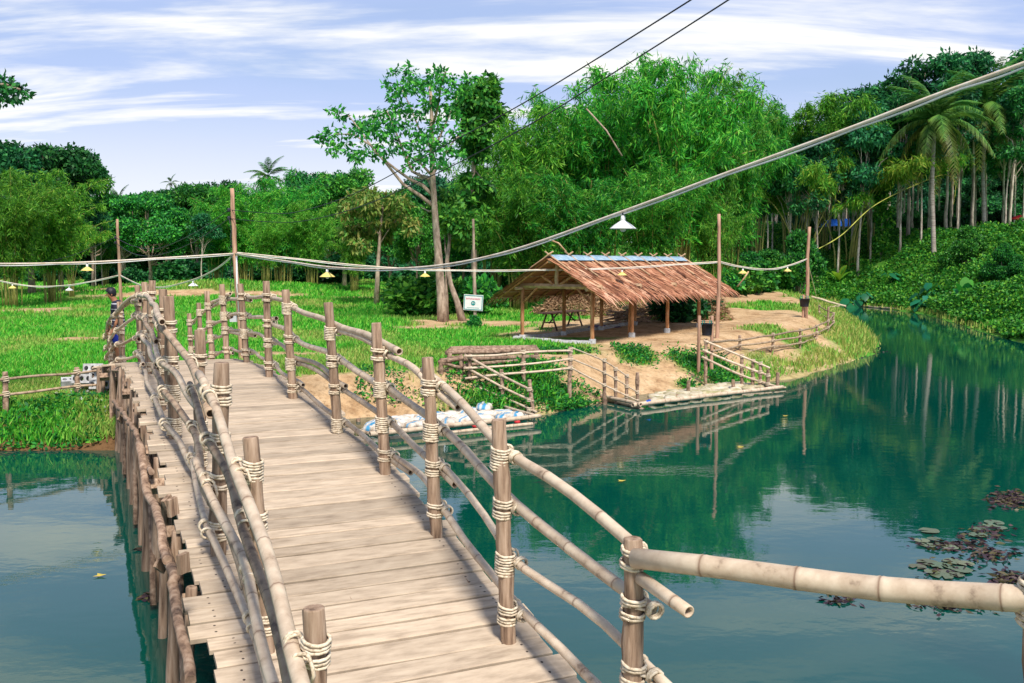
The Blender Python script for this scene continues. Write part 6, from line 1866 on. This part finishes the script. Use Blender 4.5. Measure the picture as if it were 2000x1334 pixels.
for k, (px, py, lb) in enumerate([(1210, 940, 'yellow leaf floating nearest the middle of the pond'), (1443, 874, 'yellow leaf floating right of the reflected tall pole'), (1531, 813, 'yellow leaf floating below the old sack landing'), (190, 1125, 'yellow leaf floating on the dark water left of the bridge')]):
    p = gnd(px, py, .006)
    V = [(0, 0, .01), (.04, .03, .012), (.10, 0, .02), (.04, -.03, .008), (-.02, .05, .015), (-.03, -.05, .012)]
    o = part('floating_leaf', MB().add([Vector(v) * 1.0 + Vector(p) for v in V], [(0, 3, 2, 1), (0, 1, 4), (0, 5, 3)]), M['leafyellow'], loc=p, smooth=False)
    tag(o, lb, 'leaf')
ws = []
for px, py, sx, sy, m_ in [(1845, 1110, 50, 16, 60), (1860, 1065, 55, 10, 150), (1935, 1085, 40, 16, 110), (1975, 975, 36, 14, 300), (1975, 1130, 30, 12, 160), (1640, 1172, 25, 6, 50), (1860, 1180, 60, 10, 120), (1930, 1040, 40, 12, 100), (300, 1000, 14, 6, 60), (296, 1072, 16, 5, 40), (290, 1165, 14, 6, 60), (30, 860, 60, 6, 60), (1700, 690, 30, 6, 60)]:
    for i in range(m_):
        ws.append(gnd(px + rg_.normal() * sx * .6, py + rg_.normal() * sy * .6, .008 + .012 * rg_.random()))
ws = np.array(ws)
D = unit(rg_.normal(size=(len(ws), 3)) * np.array([1, 1, .06]))
V, F = leaf_quads(ws, D, rg_.uniform(.05, .14, len(ws)), .035, rg_, .06)
tag(link('pond_weed', mesh_np('pond_weed', V, F), M['weed']), kind='stuff')

# ------------------------------------------------------------------ the man on the far slope of the bridge
FX, FY = at(234, 700, 20.9)[:2]
FZ = deck_z(FX * BU[0] + FY * BU[1])
man = thing('person', (FX, FY, FZ), 'man in a dark striped polo shirt and blue shorts looking down at the bridge end', 'person')
FA = R_(205)                        # he faces left and a little toward the camera
Rz_ = Matrix.Rotation(FA, 3, 'Z')
def W(x, y, z): return Vector((FX, FY, FZ)) + Rz_ @ Vector((x, y, z))   # x forward, y to his left
def skin_body(name, verts, edges, radii, mat, parent, sub=2, root=0):
    me = bpy.data.meshes.new(name)
    o0 = ORG[parent.name]
    me.from_pydata([Vector(v) - o0 for v in verts], edges, [])
    o = bpy.data.objects.new(name, me); COL.objects.link(o)
    md = o.modifiers.new('skin', 'SKIN'); md.use_smooth_shade = True
    for i, r in enumerate(radii):
        sv = me.skin_vertices[0].data[i]
        sv.radius = (r, r) if not hasattr(r, '__len__') else r
        sv.use_root = (i == root)
    o.modifiers.new('sub', 'SUBSURF').levels = sub
    o.modifiers['sub'].render_levels = sub
    dg = bpy.context.evaluated_depsgraph_get()
    me2 = bpy.data.meshes.new_from_object(o.evaluated_get(dg))
    bpy.data.objects.remove(o)
    me2.name = name
    me2.polygons.foreach_set('use_smooth', [True] * len(me2.polygons))
    me2.materials.clear()
    return link(name, me2, mat, parent)
J = {}
vs = []; rd = []; ed = []
def jv(n_, x, y, z, r, par=None):
    J[n_] = len(vs); vs.append(W(x, y, z)); rd.append(r)
    if par: ed.append((J[par], J[n_]))
jv('pelvis', 0, 0, .93, (.13, .10)); jv('waist', .01, 0, 1.06, (.125, .09), 'pelvis'); jv('chest', .02, 0, 1.26, (.13, .09), 'waist'); jv('upper', .04, 0, 1.38, (.085, .07), 'chest')
jv('neck', .08, 0, 1.49, .055, 'upper'); jv('skull', .13, 0, 1.57, (.078, .085), 'neck'); jv('crown_', .16, 0, 1.67, (.075, .085), 'skull')
for s3, nm in ((1, 'l'), (-1, 'r')):
    jv(nm + 'sh', .03, .17 * s3, 1.39, .055, 'upper'); jv(nm + 'el', .02 + .05 * (s3 < 0), .24 * s3, 1.10, .040, nm + 'sh'); jv(nm + 'wr', .12 + .05 * (s3 < 0), .25 * s3, .88, .028, nm + 'el'); jv(nm + 'pa', .15 + .05 * (s3 < 0), .25 * s3, .81, (.036, .020), nm + 'wr')
    for f_ in range(4):
        jv(nm + 'f%d' % f_, .165 + .05 * (s3 < 0) + .006 * f_, .222 * s3 + .019 * s3 * f_, .755 - .004 * (1.5 - abs(f_ - 1.5)), .010, nm + 'pa'); jv(nm + 'g%d' % f_, .160 + .05 * (s3 < 0), .222 * s3 + .019 * s3 * f_, .71 - .008 * (1.5 - abs(f_ - 1.5)), .008, nm + 'f%d' % f_)
    jv(nm + 'th', .19 + .05 * (s3 < 0), .215 * s3, .80, .011, nm + 'pa')
    jv(nm + 'hip', 0, .09 * s3, .88, .088, 'pelvis'); jv(nm + 'kn', .03 + .03 * (s3 > 0), .10 * s3, .49, .058, nm + 'hip'); jv(nm + 'an', -.02 + .03 * (s3 > 0), .10 * s3, .09, .038, nm + 'kn'); jv(nm + 'toe', .14 + .03 * (s3 > 0), .11 * s3, .035, (.042, .030), nm + 'an')
skin_body('body', vs, ed, rd, M['skin'], man)
# face: nose, brow, eyes, mouth, ears as small parts; head tipped down
HB = W(.145, 0, 1.61)
def face(name, x, y, z, r, mat, sc=(1, 1, 1)):
    mb = MB().lathe([(0, -1), (.6, -.8), (.95, -.3), (.95, .3), (.6, .8), (0, 1)], (0, 0, 0), 8)
    p = W(x, y, z)
    mb.v = [tuple(p + Rz_ @ Vector((v[0] * r * sc[0], v[1] * r * sc[1], v[2] * r * sc[2]))) for v in mb.v]
    part(name, mb, mat, man)
M['lip'] = surf('lip', [(0.25, 0.09, 0.07), (0.28, 0.10, 0.08)], (1, 1, 1), 3, 0.5, 0)
face('nose', .235, 0, 1.585, .018, M['skin'], (1, .8, 1.3))
for s3 in (-1, 1):
    face('eye', .222, .032 * s3, 1.612, .009, M['hair'], (.6, 1.2, .6)); face('eyebrow', .226, .034 * s3, 1.633, .012, M['hair'], (.6, 1.6, .3)); face('ear', .125, .083 * s3, 1.60, .028, M['skin'], (.7, .35, 1.1))
face('mouth', .215, 0, 1.545, .014, M['lip'], (.6, 1.6, .35))
mb = MB(); V = []
prof = [(0, .128), (.045, .122), (.082, .095), (.100, .05), (.103, .0), (.095, -.05), (.07, -.075)]
for r, z in prof:
    for k in range(18):
        an = 2 * math.pi * k / 18
        fr = max(0, math.cos(an))
        zz_ = z if z > .03 else z + fr * (.045 - z) * 1.0
        V.append(W(.142 + r * 1.08 * math.cos(an) - .008, r * .93 * math.sin(an), 1.625 + zz_ * 1.0))
mb.add(V, [(i * 18 + k, i * 18 + (k + 1) % 18, (i + 1) * 18 + (k + 1) % 18, (i + 1) * 18 + k) for i in range(6) for k in range(18)])
part('hair', mb, M['hair'], man)
# polo shirt with pale stripes, shorts
m, Nw, Lk = newmat('striped_polo')
tc = Nw('ShaderNodeTexCoord'); sp2 = Nw('ShaderNodeSeparateXYZ'); Lk(tc.outputs['Object'], sp2.inputs[0])
mm = Nw('ShaderNodeMath'); mm.operation = 'MULTIPLY'; mm.inputs[1].default_value = 8.5; Lk(sp2.outputs['Z'], mm.inputs[0])
fr = Nw('ShaderNodeMath'); fr.operation = 'FRACT'; Lk(mm.outputs[0], fr.inputs[0])
gt = Nw('ShaderNodeMath'); gt.operation = 'GREATER_THAN'; gt.inputs[1].default_value = .84; Lk(fr.outputs[0], gt.inputs[0])
mx = Nw('ShaderNodeMix'); mx.data_type = 'RGBA'; mx.inputs['A'].default_value = (0.012, 0.014, 0.035, 1); mx.inputs['B'].default_value = (0.45, 0.47, 0.52, 1); Lk(gt.outputs[0], mx.inputs['Factor'])
b = Nw('ShaderNodeBsdfPrincipled'); b.inputs['Roughness'].default_value = 0.85; Lk(mx.outputs['Result'], b.inputs['Base Color'])
o = Nw('ShaderNodeOutputMaterial'); Lk(b.outputs[0], o.inputs[0])
M['polo'] = m
sv = [W(0, 0, .90), W(.01, 0, 1.06), W(.02, 0, 1.26), W(.045, 0, 1.41), W(.065, 0, 1.455), W(.03, .18, 1.385), W(.03, .235, 1.22), W(.03, -.18, 1.385), W(.05, -.235, 1.22)]
skin_body('polo_shirt', sv, [(0, 1), (1, 2), (2, 3), (3, 4), (3, 5), (5, 6), (3, 7), (7, 8)], [(.185, .15), (.18, .145), (.21, .155), (.16, .13), (.085, .08), .105, .085, .105, .085], M['polo'], man, root=1)
sv = [W(0, 0, .96), W(0, 0, .87), W(.01, .095, .80), W(.05, .10, .52), W(.01, -.095, .80), W(.02, -.10, .52)]
skin_body('shorts', sv, [(0, 1), (1, 2), (2, 3), (1, 4), (4, 5)], [(.17, .14), (.16, .135), .135, .115, .135, .115], M['shorts'], man)
